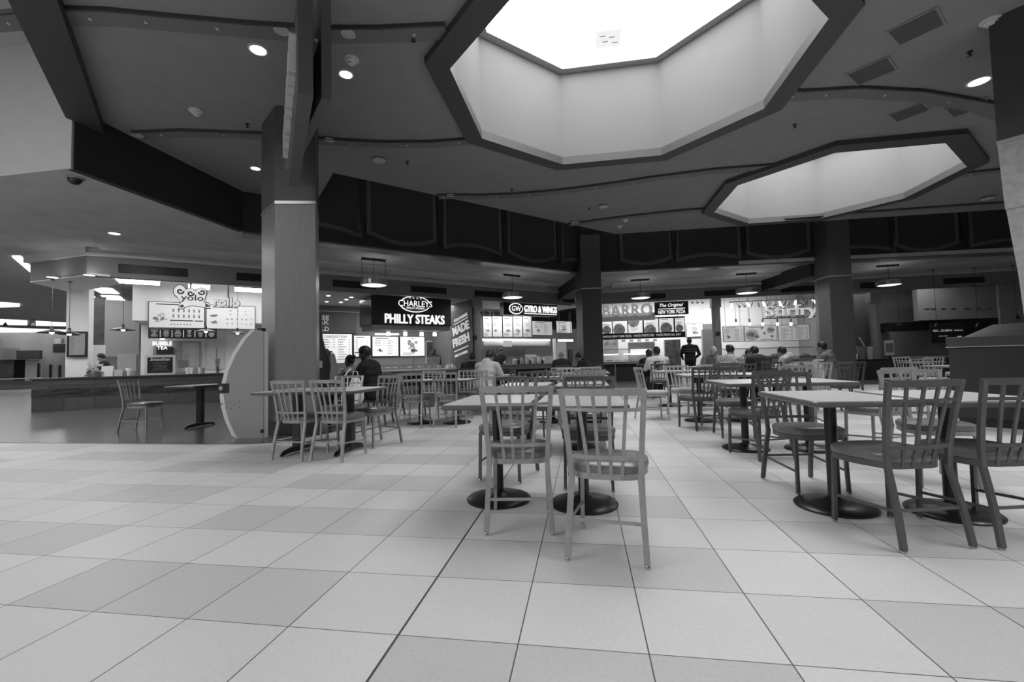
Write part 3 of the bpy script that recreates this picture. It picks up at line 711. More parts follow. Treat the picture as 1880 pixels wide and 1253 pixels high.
def rects(mb, f, u0, v0, u1, v1, off, s_ref, o0, o1):
    s0, s1, z0, z1 = f.rect(u0, v0, u1, v1, off); mb.bb(s0 - s_ref, s1 - s_ref, o0, o1, z0, z1); return s0, s1, z0, z1
def box_thing(f, px, off, name, label, cat, m, th=.05, part='panel', group=None, grow=0, foot=False):
    s0, s1, z0, z1 = f.rect(*px, off); z0 = 0 if foot else z0; sm = (s0 + s1) / 2
    o = MB().bb(s0 - sm, s1 - sm, 0, th, z0 - z0, z1 - z0).build(name, m, loc=f.w(sm, off, z0), rz=f.th, smooth=False)
    return tag(o, label, cat, group)
def wall_part(f, px, off, m, name, th=.1):
    s0, s1, z0, z1 = f.rect(*px, off); mb = MB(); f.slab(mb, s0, s1, off, off + th, z0, z1)
    return struct(mb.build(name, m, smooth=False))
def menu(f, px, off, label, style='list', scr=None, group=None, frame=.02, title=None, seed=1, fill=.5, hang=None):
    r = random.Random(seed); s0, s1, z0, z1 = f.rect(*px, off); sm = (s0 + s1) / 2; w_, h_ = s1 - s0, z1 - z0
    t = thing('menu_board', label, 'sign', f.w(sm, off, z0), f.th, group)
    MB().bb(-w_ / 2, w_ / 2, 0, .05, 0, h_).build('board_frame', m_signbk, t, smooth=False)
    MB().bb(-w_ / 2 + frame, w_ / 2 - frame, -.006, 0, frame, h_ - frame).build('lit_panel', scr or m_scr, t, smooth=False)
    if hang:
        for x in (-w_ * .35, w_ * .35): MB().bb(x - .006, x + .006, .02, .032, h_, hang - z0).build('hanger', m_black, t, smooth=False)
    ink, food, foodl = MB(), MB(), MB(); y = -.009
    W, H = w_ - 2 * frame, h_ - 2 * frame; X0, Z0 = -W / 2, frame
    def line(x, z, l, th): ink.bb(x, x + l, y, y + .003, z, z + th)
    if title: text('menu_title', title, m_ink, t, w=min(W * .8, H * .1 * len(title) * .7), h=H * .09, loc=(0, y, Z0 + H * .91), depth=.002)
    else: line(X0 + W * .12, Z0 + H * .9, W * .5, H * .035)
    if style in ('list', 'mix'):
        cols = 2 if W > H * .9 else 1
        for c in range(cols):
            for k in range(9):
                z = Z0 + H * (.80 - k * .085)
                if style == 'mix' and c == 0 and k > 3: continue
                x = X0 + W * (.08 + c * .48); line(x, z, W * r.uniform(.15, .28), H * .018); line(x + W * (.33 if cols == 2 else .7), z, W * .05, H * .018)
    def blob(cx, cz, rr, mb):
        for q in range(16):
            a = r.uniform(0, 6.28); d = rr * r.uniform(0, .8); b = rr * r.uniform(.12, .3)
            P = [(cx + d * math.cos(a) + b * math.cos(i), cz + .7 * d * math.sin(a) + b * .8 * math.sin(i)) for i in (0, .9, 1.9, 2.8, 3.8, 5)]
            mb.xz(P, y - .0005 * q, y + .003)
    if style == 'mix': blob(X0 + W * .27, Z0 + H * .3, min(W, H) * .2, food)
    if style == 'food':
        blob(X0 + W * .5, Z0 + H * .62, min(W, H) * .36, foodl); blob(X0 + W * .5, Z0 + H * .3, min(W, H) * .3, food)
        for k in range(3): line(X0 + W * .1, Z0 + H * (.06 + .05 * k), W * r.uniform(.3, .6), H * .016)
    if style == 'bowls':
        for cx, cz, rr in ((.22, .42, .40), (.82, .72, .24), (.62, .5, .10), (.86, .3, .10), (.55, .85, .09), (.4, .3, .12)):
            n = 18; foodl.xz([(X0 + W * cx + rr * H * math.cos(i * 6.283 / n), Z0 + H * cz + rr * H * math.sin(i * 6.283 / n)) for i in range(n)] , y, y + .003)
            blob(X0 + W * cx, Z0 + H * cz, rr * H, food)
        line(X0 + W * .5, Z0 + H * .06, W * .4, H * .03)
    if style == 'grid':
        for rr_ in range(2):
            for k in range(6):
                cx, cz = X0 + W * (.43 + k * .095), Z0 + H * (.68 - rr_ * .22)
                food.xz([(cx - W * .013, cz - H * .06), (cx + W * .013, cz - H * .06), (cx + W * .018, cz + H * .05), (cx - W * .018, cz + H * .05)], y, y + .003)
                line(cx - W * .02, cz + H * .07, W * .04, H * .012)
        blob(X0 + W * .14, Z0 + H * .32, H * .17, food); blob(X0 + W * .2, Z0 + H * .5, H * .14, foodl); blob(X0 + W * .25, Z0 + H * .35, H * .13, food)
        line(X0 + W * .37, Z0 + H * .26, W * .42, H * .05); line(X0 + W * .82, Z0 + H * .26, W * .16, H * .04)
        for k in range(7): food.bb(X0 + W * (.38 + k * .058), X0 + W * (.41 + k * .058), y, y + .003, Z0 + H * .11, Z0 + H * .15)
    if style == 'rolls':
        for rr_, row in enumerate((.78, .62, .42, .22)):
            for k in range(6 if rr_ > 1 else 3):
                cx = X0 + W * ((.42 + k * .1) if rr_ > 1 else (.48 + k * .16)); blob(cx, Z0 + H * row, H * .05, food if (rr_ == 2 and k < 4) or r.random() < .3 else foodl)
        blob(X0 + W * .15, Z0 + H * .55, H * .16, food); blob(X0 + W * .14, Z0 + H * .25, H * .16, food)
    if style == 'pizza':
        cz = Z0 + H * r.choice([.15, .25, .85]); rr = W * .42; n = 20; cx = X0 + W * r.uniform(.35, .6)
        P = [(max(X0, min(-X0, cx + rr * math.cos(i * 6.283 / n))), max(Z0, min(Z0 + H, cz + rr * math.sin(i * 6.283 / n)))) for i in range(n)]
        foodl.xz(P, y, y + .003)
        for q in range(26):
            a = r.uniform(0, 6.28); d = rr * math.sqrt(r.random()) * .85; px_, pz = cx + d * math.cos(a), cz + d * math.sin(a); b = rr * .09
            if X0 + b < px_ < -X0 - b and Z0 + b < pz < Z0 + H - b: food.xz([(px_ + b * math.cos(i), pz + b * math.sin(i)) for i in (0, 1, 2, 3, 4, 5)], y - .002, y)
        for k in range(5):
            z = Z0 + H * (.5 + (.05 if cz < Z0 + H * .5 else -.08) * k); line(X0 + W * .15, z, W * r.uniform(.3, .65), H * .02)
    if ink.v: ink.build('printed_text', m_ink, t, smooth=False)
    if food.v: food.build('dark_food_picture', m_food, t, smooth=False)
    if foodl.v: foodl.build('pale_food_picture', m_foodl, t, smooth=False)
    return t
def pendant(x, y, zt, zs, r, label, group, kind='dish'):
    t = thing('pendant_lamp', label, 'lamp', (x, y, zs), 0, group)
    MB().lathe([(.05, 0), (.05, -.02), (.01, -.035)], z=zt - zs, n=14).build('ceiling_rose', m_shade, t)
    MB().tube([(0, 0, .12), (0, 0, zt - zs - .02)], .006, 6).build('cord', m_black, t)
    if kind == 'dish':
        MB().lathe([(.03, .16), (.035, .10), (.05, .075), (.6 * r, .05), (r, .0), (r * .98, -.012), (r * .6, .03), (.05, .05)], n=28).build('shade', m_shade, t)
        MB().ball((0, 0, .01), .05, 10).build('bulb', m_bulb, t)
    elif kind == 'bulb':
        MB().lathe([(.035, .14), (.04, .0), (.03, -.01)], n=14).build('socket', mat('socket_grey', .2, .5), t)
        MB().lathe([(.02, .0), (.05, -.05), (.055, -.10), (.03, -.14), (.001, -.15)], n=14).build('bulb', m_bulb, t)
    else:
        MB().lathe([(.02, .14), (.05, .08), (.10, .0), (.09, -.02)], n=16).build('shade', m_shade, t)
    return t
def tubelight(f, px, off, label, th=.12, m=None):
    s0, s1, z0, z1 = f.rect(*px, off); sm = (s0 + s1) / 2; w_ = (s1 - s0) / 2; z1 = max(z1, z0 + .05)
    t = thing('strip_light', label, 'lamp', f.w(sm, off, z0), f.th)
    MB().bb(-w_, w_, 0, th, 0, z1 - z0).build('lamp_tube', m or m_tube, t, smooth=False)
    MB().bb(-w_ - .02, w_ + .02, -.01, th + .03, z1 - z0, z1 - z0 + .04).build('housing', m_mid, t, smooth=False)
    top_ = HL if (f is WR or s1 < 5.5) else 3.41
    for x in (-w_ * .8, w_ * .8): MB().bb(x - .006, x + .006, .05, .06, z1 - z0 + .04, top_ - z0).build('hanger', m_black, t, smooth=False)
    return t
def downlight(x, y, z, r, label, group=None, power=0, lens=None):
    t = thing('downlight', label, 'lamp', (x, y, z), 0, group)
    MB().lathe([(r, -.012), (r * .8, -.016), (r * .78, -.002), (r, 0)], n=20, caps=False).build('trim_ring', mat('ring_white', .6, .4), t)
    MB().lathe([(.001, -.006), (r * .78, -.006), (r * .78, 0)], n=20).build('lens', lens or m_lens, t); return t

# ---- lights of the shops; the closed shop's is an added one
def shop_light(f, s, off, z, sx, sy, power, name='shop_ceiling_light'):
    area(name, f.w(s, off, z), sx, power, sy, (0, 0, f.th))

# =============== steak shop
BW = 3.9
def sU(f, u, v, off): return f.p(u, v, off)[0]
sL, sR = sU(WL, 560, 620, BW), sU(WL, 868, 620, 0)
mb = MB(); WL.slab(mb, sL - 1, sR + .1, .15, BW + .1, 3.40, 3.48); struct(mb.build('ceiling_steak_shop', mat('shop_ceiling', .5, .8), smooth=False))
mb = MB(); WL.slab(mb, sL - 1, sR + .1, BW, BW + .1, 0, 3.4); struct(mb.build('wall_steak_shop_back', m_grey, smooth=False))
mb = MB(); WL.slab(mb, sR, sR + .1, .15, BW, 0, 3.4); struct(mb.build('wall_steak_shop_right', m_grey, smooth=False))
z_ = WL.p(620, 573, BW - .03)[1]; mb = MB(); WL.slab(mb, sL - .5, sR, BW - .03, BW, z_, z_ + .03); struct(mb.build('trim_steak_wall_line', m_lip, smooth=False))
shop_light(WL, (sL + sR) / 2 + 1, 2.2, 3.37, 4.5, 1.2, 60)
for u, v, o in [(603, 543, 1.6), (645, 546, 1.6), (636, 550, 2.2), (600, 554, 3.0), (626, 555, 3.0)]:
    q = onz(u, v, 3.395); downlight(q.x, q.y, 3.395, .09, 'small downlight in the ceiling left of the black steak sign', 'downlights left of the steak sign')
for u, v in [(832, 563), (842, 560), (854, 557)]:
    q = onz(u, v, 3.395); downlight(q.x, q.y, 3.395, .09, 'small downlight in the ceiling right of the black steak sign', 'downlights right of the steak sign')
# canopy sign box
s0, s1, z0, z1 = WL.rect(682, 543, 828, 597, .25); z0 = WL.p(755, 597, .25)[1]; z1 = 3.36
t = thing('canopy_sign', 'big black box sign reading CHARLEYS PHILLY STEAKS hanging over the counter', 'sign', WL.w((s0 + s1) / 2, .25, z0), WL.th)
w_ = (s1 - s0) / 2; h_ = z1 - z0
MB().bb(-w_, w_, 0, 1.5, 0, h_).build('sign_box', m_signbk, t, smooth=False)
q = mat('sign_side_sheen', .07, .22)
MB().bb(-w_ - .012, -w_ - .001, .01, 1.49, .01, h_ - .01).build('side_panel', q, t, smooth=False)
MB().bb(-w_ + .05, w_ - .02, .06, 1.45, -.16, 0).build('lower_soffit', m_grey, t, smooth=False)
def sx(u, v=570): return WL.p(u, v, .25)[0] - (s0 + s1) / 2
def sz(u, v): return WL.p(u, v, .25)[1] - z0
text('sign_letters', 'PHILLY STEAKS', m_sign, t, sx(815) - sx(706), sz(760, 578) - sz(760, 595), ((sx(815) + sx(706)) / 2, -.03, (sz(760, 578) + sz(760, 595)) / 2), .05, .018)
cx_, cz_ = (sx(729) + sx(794)) / 2, sz(762, 559); rw, rh = (sx(794) - sx(729)) / 2, (sz(762, 545) - sz(762, 575)) / 2
def oval(rx, rz, y0, y1, m, nm, mb=None):
    n = 32; b = MB(); b.xz([(cx_ + rx * math.cos(i * 6.283 / n), cz_ + rz * math.sin(i * 6.283 / n)) for i in range(n)], y0, y1); return b.build(nm, m, t, smooth=False)
oval(rw * .86, rh, -.03, 0, m_sign, 'emblem_rim'); oval(rw * .80, rh * .9, -.035, -.03, mat('emblem_grey', .16, .5), 'emblem_field')
b = MB(); b.xz([(cx_ - rw, cz_ - rh * .25), (cx_ + rw, cz_ - rh * .35), (cx_ + rw * .95, cz_ + rh * .2), (cx_, cz_ + rh * .62), (cx_ - rw * .95, cz_ + rh * .32)], -.045, -.036); b.build('emblem_band', m_signbk, t, smooth=False)
text('emblem_letters', 'CHARLEYS', m_sign, t, rw * 1.9, rh * .72, (cx_, -.05, cz_ + rh * .05), .02, .0)
text('emblem_small_letters', 'PHILLY STEAKS', m_sign, t, rw * 1.0, rh * .2, (cx_, -.05, cz_ - rh * .5), .01, .0)
for k in range(4): 
    star = [(cx_ + rw * (-.3 + .2 * k) + (.03 if i % 2 else .012) * math.cos(i * .628 + .3), cz_ + rh * .72 + (.03 if i % 2 else .012) * math.sin(i * .628 + .3)) for i in range(10)]
    MB().xz(star, -.045, -.036).build('emblem_star', m_sign, t, smooth=False)
for i, (u, v) in enumerate([(713, 608), (744, 608), (774, 608), (798, 609)]):
    s, z = WL.p(u, v, 1.0); t2 = thing('spotlight', 'little spotlight under the black steak sign', 'lamp', WL.w(s, 1.0, z0 - .17), WL.th, 'spotlights under the steak sign')
    MB().lathe([(.05, 0), (.05, -.03), (.02, -.035)], n=12).build('mount', m_trimm, t2)
    MB().lathe([(.06, -.035), (.075, -.16), (.06, -.165), (.001, -.15)], n=14).build('lamp_can', m_lens, t2)
# back wall: lit menus and signs
sb = WL.rect(582, 573, 654, 613, BW - .06)
box_thing(WL, (570, 575, 654, 612), BW - .06, 'wall_sign_panel', 'grey wall panel with cut-off words ending ESE, EAK and RLD beside the big column', 'sign', mat('sign_panel_grey', .11, .6), .05)
par = bpy.data.objects['wall_sign_panel']; s_, _ = (WL.rect(570, 575, 654, 612, BW - .06)[0] + WL.rect(570, 575, 654, 612, BW - .06)[1]) / 2, 0; zb = WL.rect(570, 575, 654, 612, BW - .06)[2]
for word, v, u0, u1 in (('CHEESE', 583, 556, 604), ('STEAK', 592, 562, 604), ('WORLD', 604, 560, 604)):
    a, b_, c, d = WL.rect(u0, v - 4, u1, v + 4, BW - .07)
    text('wall_letters', word, mat('sign_letters_pale', .62, .6, emit=.15), par, b_ - a, d - c, ((a + b_) / 2 - s_, -.012, (c + d) / 2 - zb), .02, .01)
gm = 'lit menus behind the steak counter'
menu(WL, (586, 613, 647, 668), BW - .08, 'lit menu screen with sandwich picture above the worker at far left of the steak shop', 'mix', group=gm, title='CHEESESTEAK', seed=3)
menu(WL, (649, 616, 681, 656), BW - .08, 'narrow lit menu screen between two wide ones in the steak shop', 'list', group=gm, seed=4)
menu(WL, (683, 618, 732, 655), BW - .08, 'wide lit menu screen under the left of the black steak sign', 'mix', group=gm, seed=5)
menu(WL, (734, 618, 780, 655), BW - .08, 'lit picture board full of food, right of the steak menus', 'food', group=gm, title='NEW', seed=6)
tubelight(WL, (690, 613, 732, 615), BW - .4, 'thin strip light over the steak menus')
# kitchen pass window with the worker in it
wq = thing('pass_window', 'pale framed kitchen window behind the steak counter', 'window', WL.w(sU(WL, 799, 650, BW - .05), BW - .05, 0), WL.th)
a, b_, c, d = WL.rect(781, 626, 817, 668, BW - .05); ww = (b_ - a) / 2
fr_ = MB(); fr_.bb(-ww, -ww + .06, -.02, .04, c, d); fr_.bb(ww - .06, ww, -.02, .04, c, d); fr_.bb(-ww, ww, -.02, .04, d - .06, d); fr_.build('frame', m_lip, wq, smooth=False)
MB().bb(-ww + .06, ww - .06, 0, .02, c, d - .06).build('dark_room', mat('kitchen_beyond', .10, .6, noise=.6, scale=5), wq, smooth=False)
# side wall sign MADE FRESH
fs = Frame(WL.w(sR - .02, BW - .1)[:2], WL.w(sR - .02, .2)[:2])
a, zc = fs.p(829, 610, 0); b_, zd = fs.p(868, 610, 0)
t = thing('side_wall_sign', 'slanting MADE FRESH lettering on the side wall of the steak shop', 'sign', fs.w((a + b_) / 2, -.03, 0), fs.th)
MB().bb(-(b_ - a) / 2, (b_ - a) / 2, 0, .02, fs.p(850, 668)[1], fs.p(850, 567)[1]).build('panel', mat('side_sign_grey', .13, .6), t, smooth=False)
mpl = mat('side_letters', .62, .6, emit=.25)
for wd, v, hh in (('MADE', 603, 20), ('FRESH', 625, 20)):
    z1_, z0_ = fs.p(848, v - hh / 2)[1], fs.p(848, v + hh / 2)[1]
    o = text('slanted_letters', wd, mpl, t, (b_ - a) * .80, (z1_ - z0_) * .82, (-.02, -.01, (z0_ + z1_) / 2), .02, .04, shear=-.1)
    o.rotation_euler = (R(90), R(-9), 0)
for v in (590, 641):
    z = fs.p(848, v)[1]; o = MB().bb(-(b_ - a) * .33, (b_ - a) * .33, -.02, 0, -.02, .02).build('underline', mpl, t, loc=(0, 0, z), smooth=False); o.rotation_euler = (0, R(-9), 0)
z = fs.p(850, 583)[1]; o = text('small_slanted_letters', 'YOUR FAVORITES.', mpl, t, (b_ - a) * .66, .12, (0, -.01, z), .02, .02); o.rotation_euler = (R(90), R(-9), 0)
z = fs.p(850, 650)[1]; o = text('small_slanted_letters', 'MADE TO ORDER', mpl, t, (b_ - a) * .60, .10, (0, -.01, z), .02, .02); o.rotation_euler = (R(90), R(-9), 0)
# counter
c0, c1 = sU(WL, 596, 700, 1.3), sU(WL, 842, 690, 1.3); cm = (c0 + c1) / 2; cw = (c1 - c0) / 2
zt, zm, zk = WL.p(720, 680, 1.3)[1], WL.p(720, 692, 1.3)[1], WL.p(720, 711, 1.3)[1]
t = thing('serving_counter', 'long white-topped counter with grey apron and dark base under the black steak sign', 'counter', WL.w(cm, 1.3, 0), WL.th)
MB().bb(-cw, cw, .12, 1.0, .0, zk).build('kick_base', m_cfront, t, smooth=False)
MB().bb(-cw, cw, .14, 1.0, zk, zm).build('dark_front', m_cdark, t, smooth=False)
MB().bb(-cw, cw, .02, 1.0, zm, zt - .06).build('apron', m_cfront, t, smooth=False)
MB().bb(-cw - .02, cw + .02, 0, 1.02, zt - .06, zt).build('countertop', m_counter, t, smooth=False, bevel=.01)
t = thing('sneeze_guard', 'glass guard with food trays on the steak counter', 'food display', WL.w(cm, 1.75, zt), WL.th)
hh = WL.p(760, 657, 1.7)[1] - zt
MB().bb(-cw + .3, cw - .6, 0, .012, .0, hh).build('glass', m_glass, t, smooth=False)
MB().bb(-cw + .3, cw - .6, -.02, .4, hh, hh + .02).build('glass_shelf', m_glass, t, smooth=False)
for x in (-cw + .3, -.8, .8, cw - .6): MB().bb(x - .012, x + .012, 0, .03, 0, hh).build('post', m_steel, t, smooth=False)
b = MB(); r = random.Random(3)
MB().bb(-cw + .35, cw - .7, .05, .10, .02, hh * .45).build('label_strip', mat('tray_fronts', .12, .5), t, smooth=False)
for k in range(26):
    x = -cw + .5 + k * (2 * cw - 1.3) / 26; 
    if r.random() < .75: b.bb(x, x + r.choice([.04, .10, .2]), .04, .05, hh * .15, hh * .15 + r.choice([.02, .05]))
b.build('price_cards', m_paper, t, smooth=False)
tr = MB()
for k in range(9): tr.ball((-cw + .6 + k * .55, .35, .06), (.2, .14, .09), 10)
tr.build('food_heaps', m_foodl, t)
for i, (u, h) in enumerate([(822, .16), (826, .12), (831, .2), (835, .14)]):
    s = sU(WL, u, 672, 1.5); tag(MB().lathe([(.001, 0), (.04, 0), (.045, h * .7), (.02, h * .9), (.018, h), (.001, h)], n=12).build('cup', m_paper, loc=WL.w(s, 1.5, zt), rz=0), 'small white cup or bottle at the right end of the steak counter', 'cup', 'cups at the end of the steak counter')
# round pilaster between the shops
def pilaster(f, u0, u1, off, label):
    a, b_ = sU(f, u0, 620, off), sU(f, u1, 620, off); q = f.w((a + b_) / 2, off + (b_ - a) / 2); r = (b_ - a) / 2
    o = struct(MB().lathe([(r, 0), (r, 3.05)], (0, 0), 24).build('wall_round_pillar', m_fas, loc=(q[0], q[1], 0)))
    MB().box((0, 0, 3.24), (2.15 * r, 2.15 * r, .38), f.th).build('pillar_head', m_fas, o, smooth=False)
    MB().tube([(0, -r - .005, 1.95), (0, -r - .03, 1.95)], .09, 14).build('round_dial', m_black, o)
    return o
pilaster(WL, 871, 886, -.05, '')

# =============== gyro shop
g0, g1 = sR + .25, 15.6
G1X = 16.4
mb = MB(); WL.slab(mb, g0 - .1, g1, 3.6, 3.7, 0, 3.4); struct(mb.build('wall_gyro_back', m_grey, smooth=False))
mb = MB(); WL.slab(mb, g0 - .1, G1X, .15, 3.7, 3.42, 3.5); struct(mb.build('ceiling_gyro_shop', MATS['shop_ceiling'], smooth=False))
shop_light(WL, (g0 + g1) / 2, 2.2, 3.35, 3.5, .8, 55)
s0, s1, z0, z1 = WL.rect(925, 558, 1023, 580, .3); sm = (s0 + s1) / 2; w_ = (s1 - s0) / 2; h_ = z1 - z0
t = thing('shop_sign', 'black box sign reading GYRO & WINGS with a round GW badge', 'sign', WL.w(sm, .3, z0), WL.th)
MB().bb(-w_, w_, 0, .3, 0, h_).build('sign_box', m_signbk, t, smooth=False)
MB().bb(-w_ * .5, -w_ * .48, .1, .12, h_, 3.42 - z0).build('hanger', m_black, t, smooth=False)
text('sign_letters', 'GYRO & WINGS', m_sign, t, w_ * 1.24, h_ * .56, (w_ * .34, -.03, h_ * .56), .05, .004)
MB().bb(-w_ * .28, w_ * .96, -.04, 0, h_ * .14, h_ * .20).build('underline', m_sign, t, smooth=False)
def ov(rx, rz, y0, y1, m, nm):
    n = 28; return MB().xz([(-w_ * .58 + rx * math.cos(i * 6.283 / n), h_ * .52 + rz * math.sin(i * 6.283 / n)) for i in range(n)], y0, y1).build(nm, m, t, smooth=False)
ov(w_ * .245, h_ * .46, -.03, 0, m_sign, 'badge_rim'); ov(w_ * .215, h_ * .38, -.036, -.03, m_signbk, 'badge_field')
text('badge_letters', 'GW', m_sign, t, w_ * .32, h_ * .42, (-w_ * .58, -.05, h_ * .52), .02, .0)
for i, (u0, u1, st, nm) in enumerate([(887, 903, 'food', 'first'), (904, 922, 'mix', 'second'), (923, 941, 'food', 'third'), (942, 959, 'food', 'fourth'), (960, 976, 'food', 'fifth')]):
    menu(WL, (u0, 581, u1, 619), 2.6, 'tall menu card of the gyro shop, %s from the left' % nm, st, m_scrd, 'tall menu cards of the gyro shop', .012, seed=20 + i, hang=3.42)
menu(WL, (977, 590, 1014, 616), 2.5, 'wide menu screen right of the tall gyro menu cards', 'mix', m_scrd, seed=31, hang=3.42)
menu(WL, (1021, 590, 1050, 612), 2.5, 'menu picture board just left of the corner column', 'food', m_scrd, seed=32, hang=3.42)
tubelight(WL, (888, 623, 1010, 626), 2.55, 'long strip light under the gyro menu cards')
tubelight(WL, (1027, 624, 1052, 627), 2.2, 'short strip light left of the corner column')
wall_part(WL, (888, 627, 1010, 635), 2.7, m_mid, 'wall_gyro_hood_band', .1)
wall_part(WL, (888, 655, 1016, 672), 3.5, m_mid, 'wall_gyro_tiles', .05)
wall_part(WL, (1017, 622, 1021, 672), 2.4, m_lip, 'wall_gyro_post', .08)
wall_part(WL, (1022, 628, 1040, 672), 3.4, m_mid, 'wall_gyro_panel', .05)
box_thing(WL, (924, 625, 940, 637), 2.45, 'paper_notice', 'white paper hanging below the gyro menus', 'notice', m_paper, .01)
box_thing(WL, (1045, 642, 1052, 665), 2.2, 'wall_extinguisher_box', 'narrow dark box on the wall left of the corner column', 'box', m_black, .1)
c0, c1 = max(sU(WL, 852, 690, 1.4), sR + .15), 15.5; cm = (c0 + c1) / 2; cw = (c1 - c0) / 2; zt = WL.p(960, 669, 1.4)[1]
t = thing('serving_counter', 'grey counter crowded with jars in front of the gyro shop', 'counter', WL.w(cm, 1.4, 0), WL.th)
MB().bb(-cw, cw, .15, .9, 0, zt - .22).build('dark_front', m_cdark, t, smooth=False)
MB().bb(-cw, cw, 0, .9, zt - .22, zt - .03).build('apron', mat('counter_apron_mid', .16, .5), t, smooth=False)
MB().bb(-cw, cw, -.02, .92, zt - .03, zt).build('countertop', mat('countertop_speckle', .22, .3, noise=.3, scale=60), t, smooth=False)
for x in (-cw + .3, cw * .1, cw - .3): MB().bb(x - .05, x + .05, .05, .14, 0, zt - .22).build('front_post', m_mid, t, smooth=False)
r = random.Random(11)
for i in range(16):
    u = 945 + i * 3.6 + r.uniform(-1, 1); h = r.uniform(.16, .34); rr = r.uniform(.05, .10); s = sU(WL, u, 660, 1.6 + .3 * (i % 2)); tall = i % 4 == 0
    t = thing('jar', 'glass jar or bottle in the crowd on the gyro counter', 'jar', WL.w(s, 1.6 + .3 * (i % 2), zt), 0, 'jars on the gyro counter')
    MB().lathe([(.001, 0), (rr, 0), (rr, h * .7), (rr * .6, h * .85), (rr * .6, h)], n=14).build('body', [m_foodl, m_mid, mat('jar_dark', .05, .3)][i % 3], t)
    MB().lathe([(rr * .65, h), (rr * .65, h + .03), (.001, h + .03)], n=14).build('lid', m_black if i % 2 else m_steel, t)
box_thing(WL, (964, 643, 985, 660), 1.95, 'counter_sign', 'white menu card standing among the jars on the gyro counter', 'sign', m_paper, .03).location.z = zt

# =============== pizza shop (right shop line)
mb = MB(); WR.slab(mb, .3, 17.5, 4.2, 4.3, 0, HL); struct(mb.build('wall_right_shops_back', m_shopw, smooth=False))
mb = MB(); WR.slab(mb, 10.4, 10.5, .2, 4.2, 0, HL); struct(mb.build('wall_right_shops_divider', m_grey, smooth=False))
shop_light(WR, 2.8, 2.3, 4.0, 3.6, 1.5, 110); shop_light(WR, 6.6, 2.3, 4.0, 4, 1.5, 120); shop_light(WR, 12.5, .9, 4.0, 4, .4, 30)  # the last lamp is added to brighten the closed shop
tt = thing('shop_sign', 'large pale SBARRO letters partly hidden by the corner column', 'sign', WR.w(0, .9, 0), WR.th)
a0, a1 = sU(WR, 1092, 570, .9), sU(WR, 1198, 570, .9); zb_, zc_ = WR.p(1150, 581, .9)[1], WR.p(1150, 559, .9)[1]
mb_ = mat('pale_3d_letters', .75, .5, emit=.10)  # slight emission added to lift the brightness of the letters
text('sign_letters', 'SBARRO', mb_, tt, a1 - a0, zc_ - zb_, ((a0 + a1) / 2, 0, (zb_ + zc_) / 2), .10, .03, space=1.1)
MB().bb(a0, a1 + .1, -.05, .2, zb_ - .20, zb_ - .02).build('ledge', m_lip, tt, smooth=False)
MB().bb(a0, a1 + .1, .15, .2, zb_ - .0, zb_ + .14).build('back_strip', m_mid, tt, smooth=False)
hg = MB(); [hg.bb(x - .008, x + .008, .05, .07, zb_, HL) for x in (a0 + .8, a0 + 1.7, a0 + 2.4)]; hg.build('hanger_rods', m_black, tt, smooth=False)
s0, s1, z0, z1 = WR.rect(1202, 554, 1264, 578, .7); sm = (s0 + s1) / 2; w_ = (s1 - s0) / 2; h_ = z1 - z0
t = thing('shop_sign', 'black sign reading The Original NEW YORK PIZZA', 'sign', WR.w(sm, .7, z0), WR.th)
MB().bb(-w_, w_, 0, .12, 0, h_).build('sign_box', m_signbk, t, smooth=False)
for x in (-w_ * .7, w_ * .7): MB().bb(x - .01, x + .01, .05, .07, h_, HL - z0).build('hanger', m_black, t, smooth=False)
text('script_letters', 'The Original', m_sign, t, w_ * 1.4, h_ * .32, (0, -.01, h_ * .70), .02, .004, shear=.35)
MB().bb(-w_ * .8, w_ * .8, -.015, 0, h_ * .44, h_ * .48).build('rule', m_sign, t, smooth=False)
text('sign_letters', 'NEW YORK PIZZA', m_sign, t, w_ * 1.6, h_ * .28, (0, -.01, h_ * .22), .02, .006)
gp = 'lit pizza menus in the long black frame'
s0, s1, z0, z1 = WR.rect(1098, 584, 1258, 622, 1.5); sm = (s0 + s1) / 2
t = thing('menu_board', 'long black menu frame with a line of small words along its foot', 'sign', WR.w(sm, 1.5, z0), WR.th)
MB().bb(s0 - sm, s1 - sm, 0, .1, 0, z1 - z0).build('frame', m_signbk, t, smooth=False)
for x in (s0 - sm + .3, s1 - sm - .3): MB().bb(x - .01, x + .01, .04, .06, z1 - z0, HL - z0).build('hanger', m_black, t, smooth=False)
text('small_letters', 'FAMOUS NEW YORK PIZZA   HAND STRETCHED   MADE FRESH ALL DAY', mat('frame_letters', .6, .5, emit=.3), t, (s1 - s0) * .9, .10, (0, -.01, .14), .01)
for i, (u0, u1) in enumerate([(1104, 1124), (1125, 1152), (1153, 1180), (1182, 1209), (1210, 1237), (1239, 1257)]):
    menu(WR, (u0, 587.5 - i * .8, u1, 613.5 - i * .8), 1.44, 'lit pizza menu panel, %s from the corner column' % ['first', 'second', 'third', 'fourth', 'fifth', 'sixth'][i], 'pizza', m_scr, gp, .01, seed=40 + i)
menu(WR, (1260, 594, 1291, 619), 4.12, 'menu board with a big plate picture, between pizza menus and the round pillar', 'food', m_scr, seed=50)
wall_part(WR, (1108, 622, 1135, 650), 3.6, m_mid, 'wall_pizza_kitchen_left', .1)
for k in range(7):
    u = 1112 + k * 14.5
    box_thing(WR, (u, 625 - k * .4, u + 7, 629 - k * .4), 3.5, 'wall_tile', 'dark square tile in the checker row over the pizza kitchen', 'tile', m_ink2, .03, group='dark squares in the checker row')
ov_ = thing('pizza_oven', 'steel pizza oven behind the counter with lit mouth', 'oven', WR.w(sU(WR, 1178, 640, 3.0), 3.0, 0), WR.th)
a, b_, c, d = WR.rect(1154, 628, 1203, 652, 3.0); ww = (b_ - a) / 2
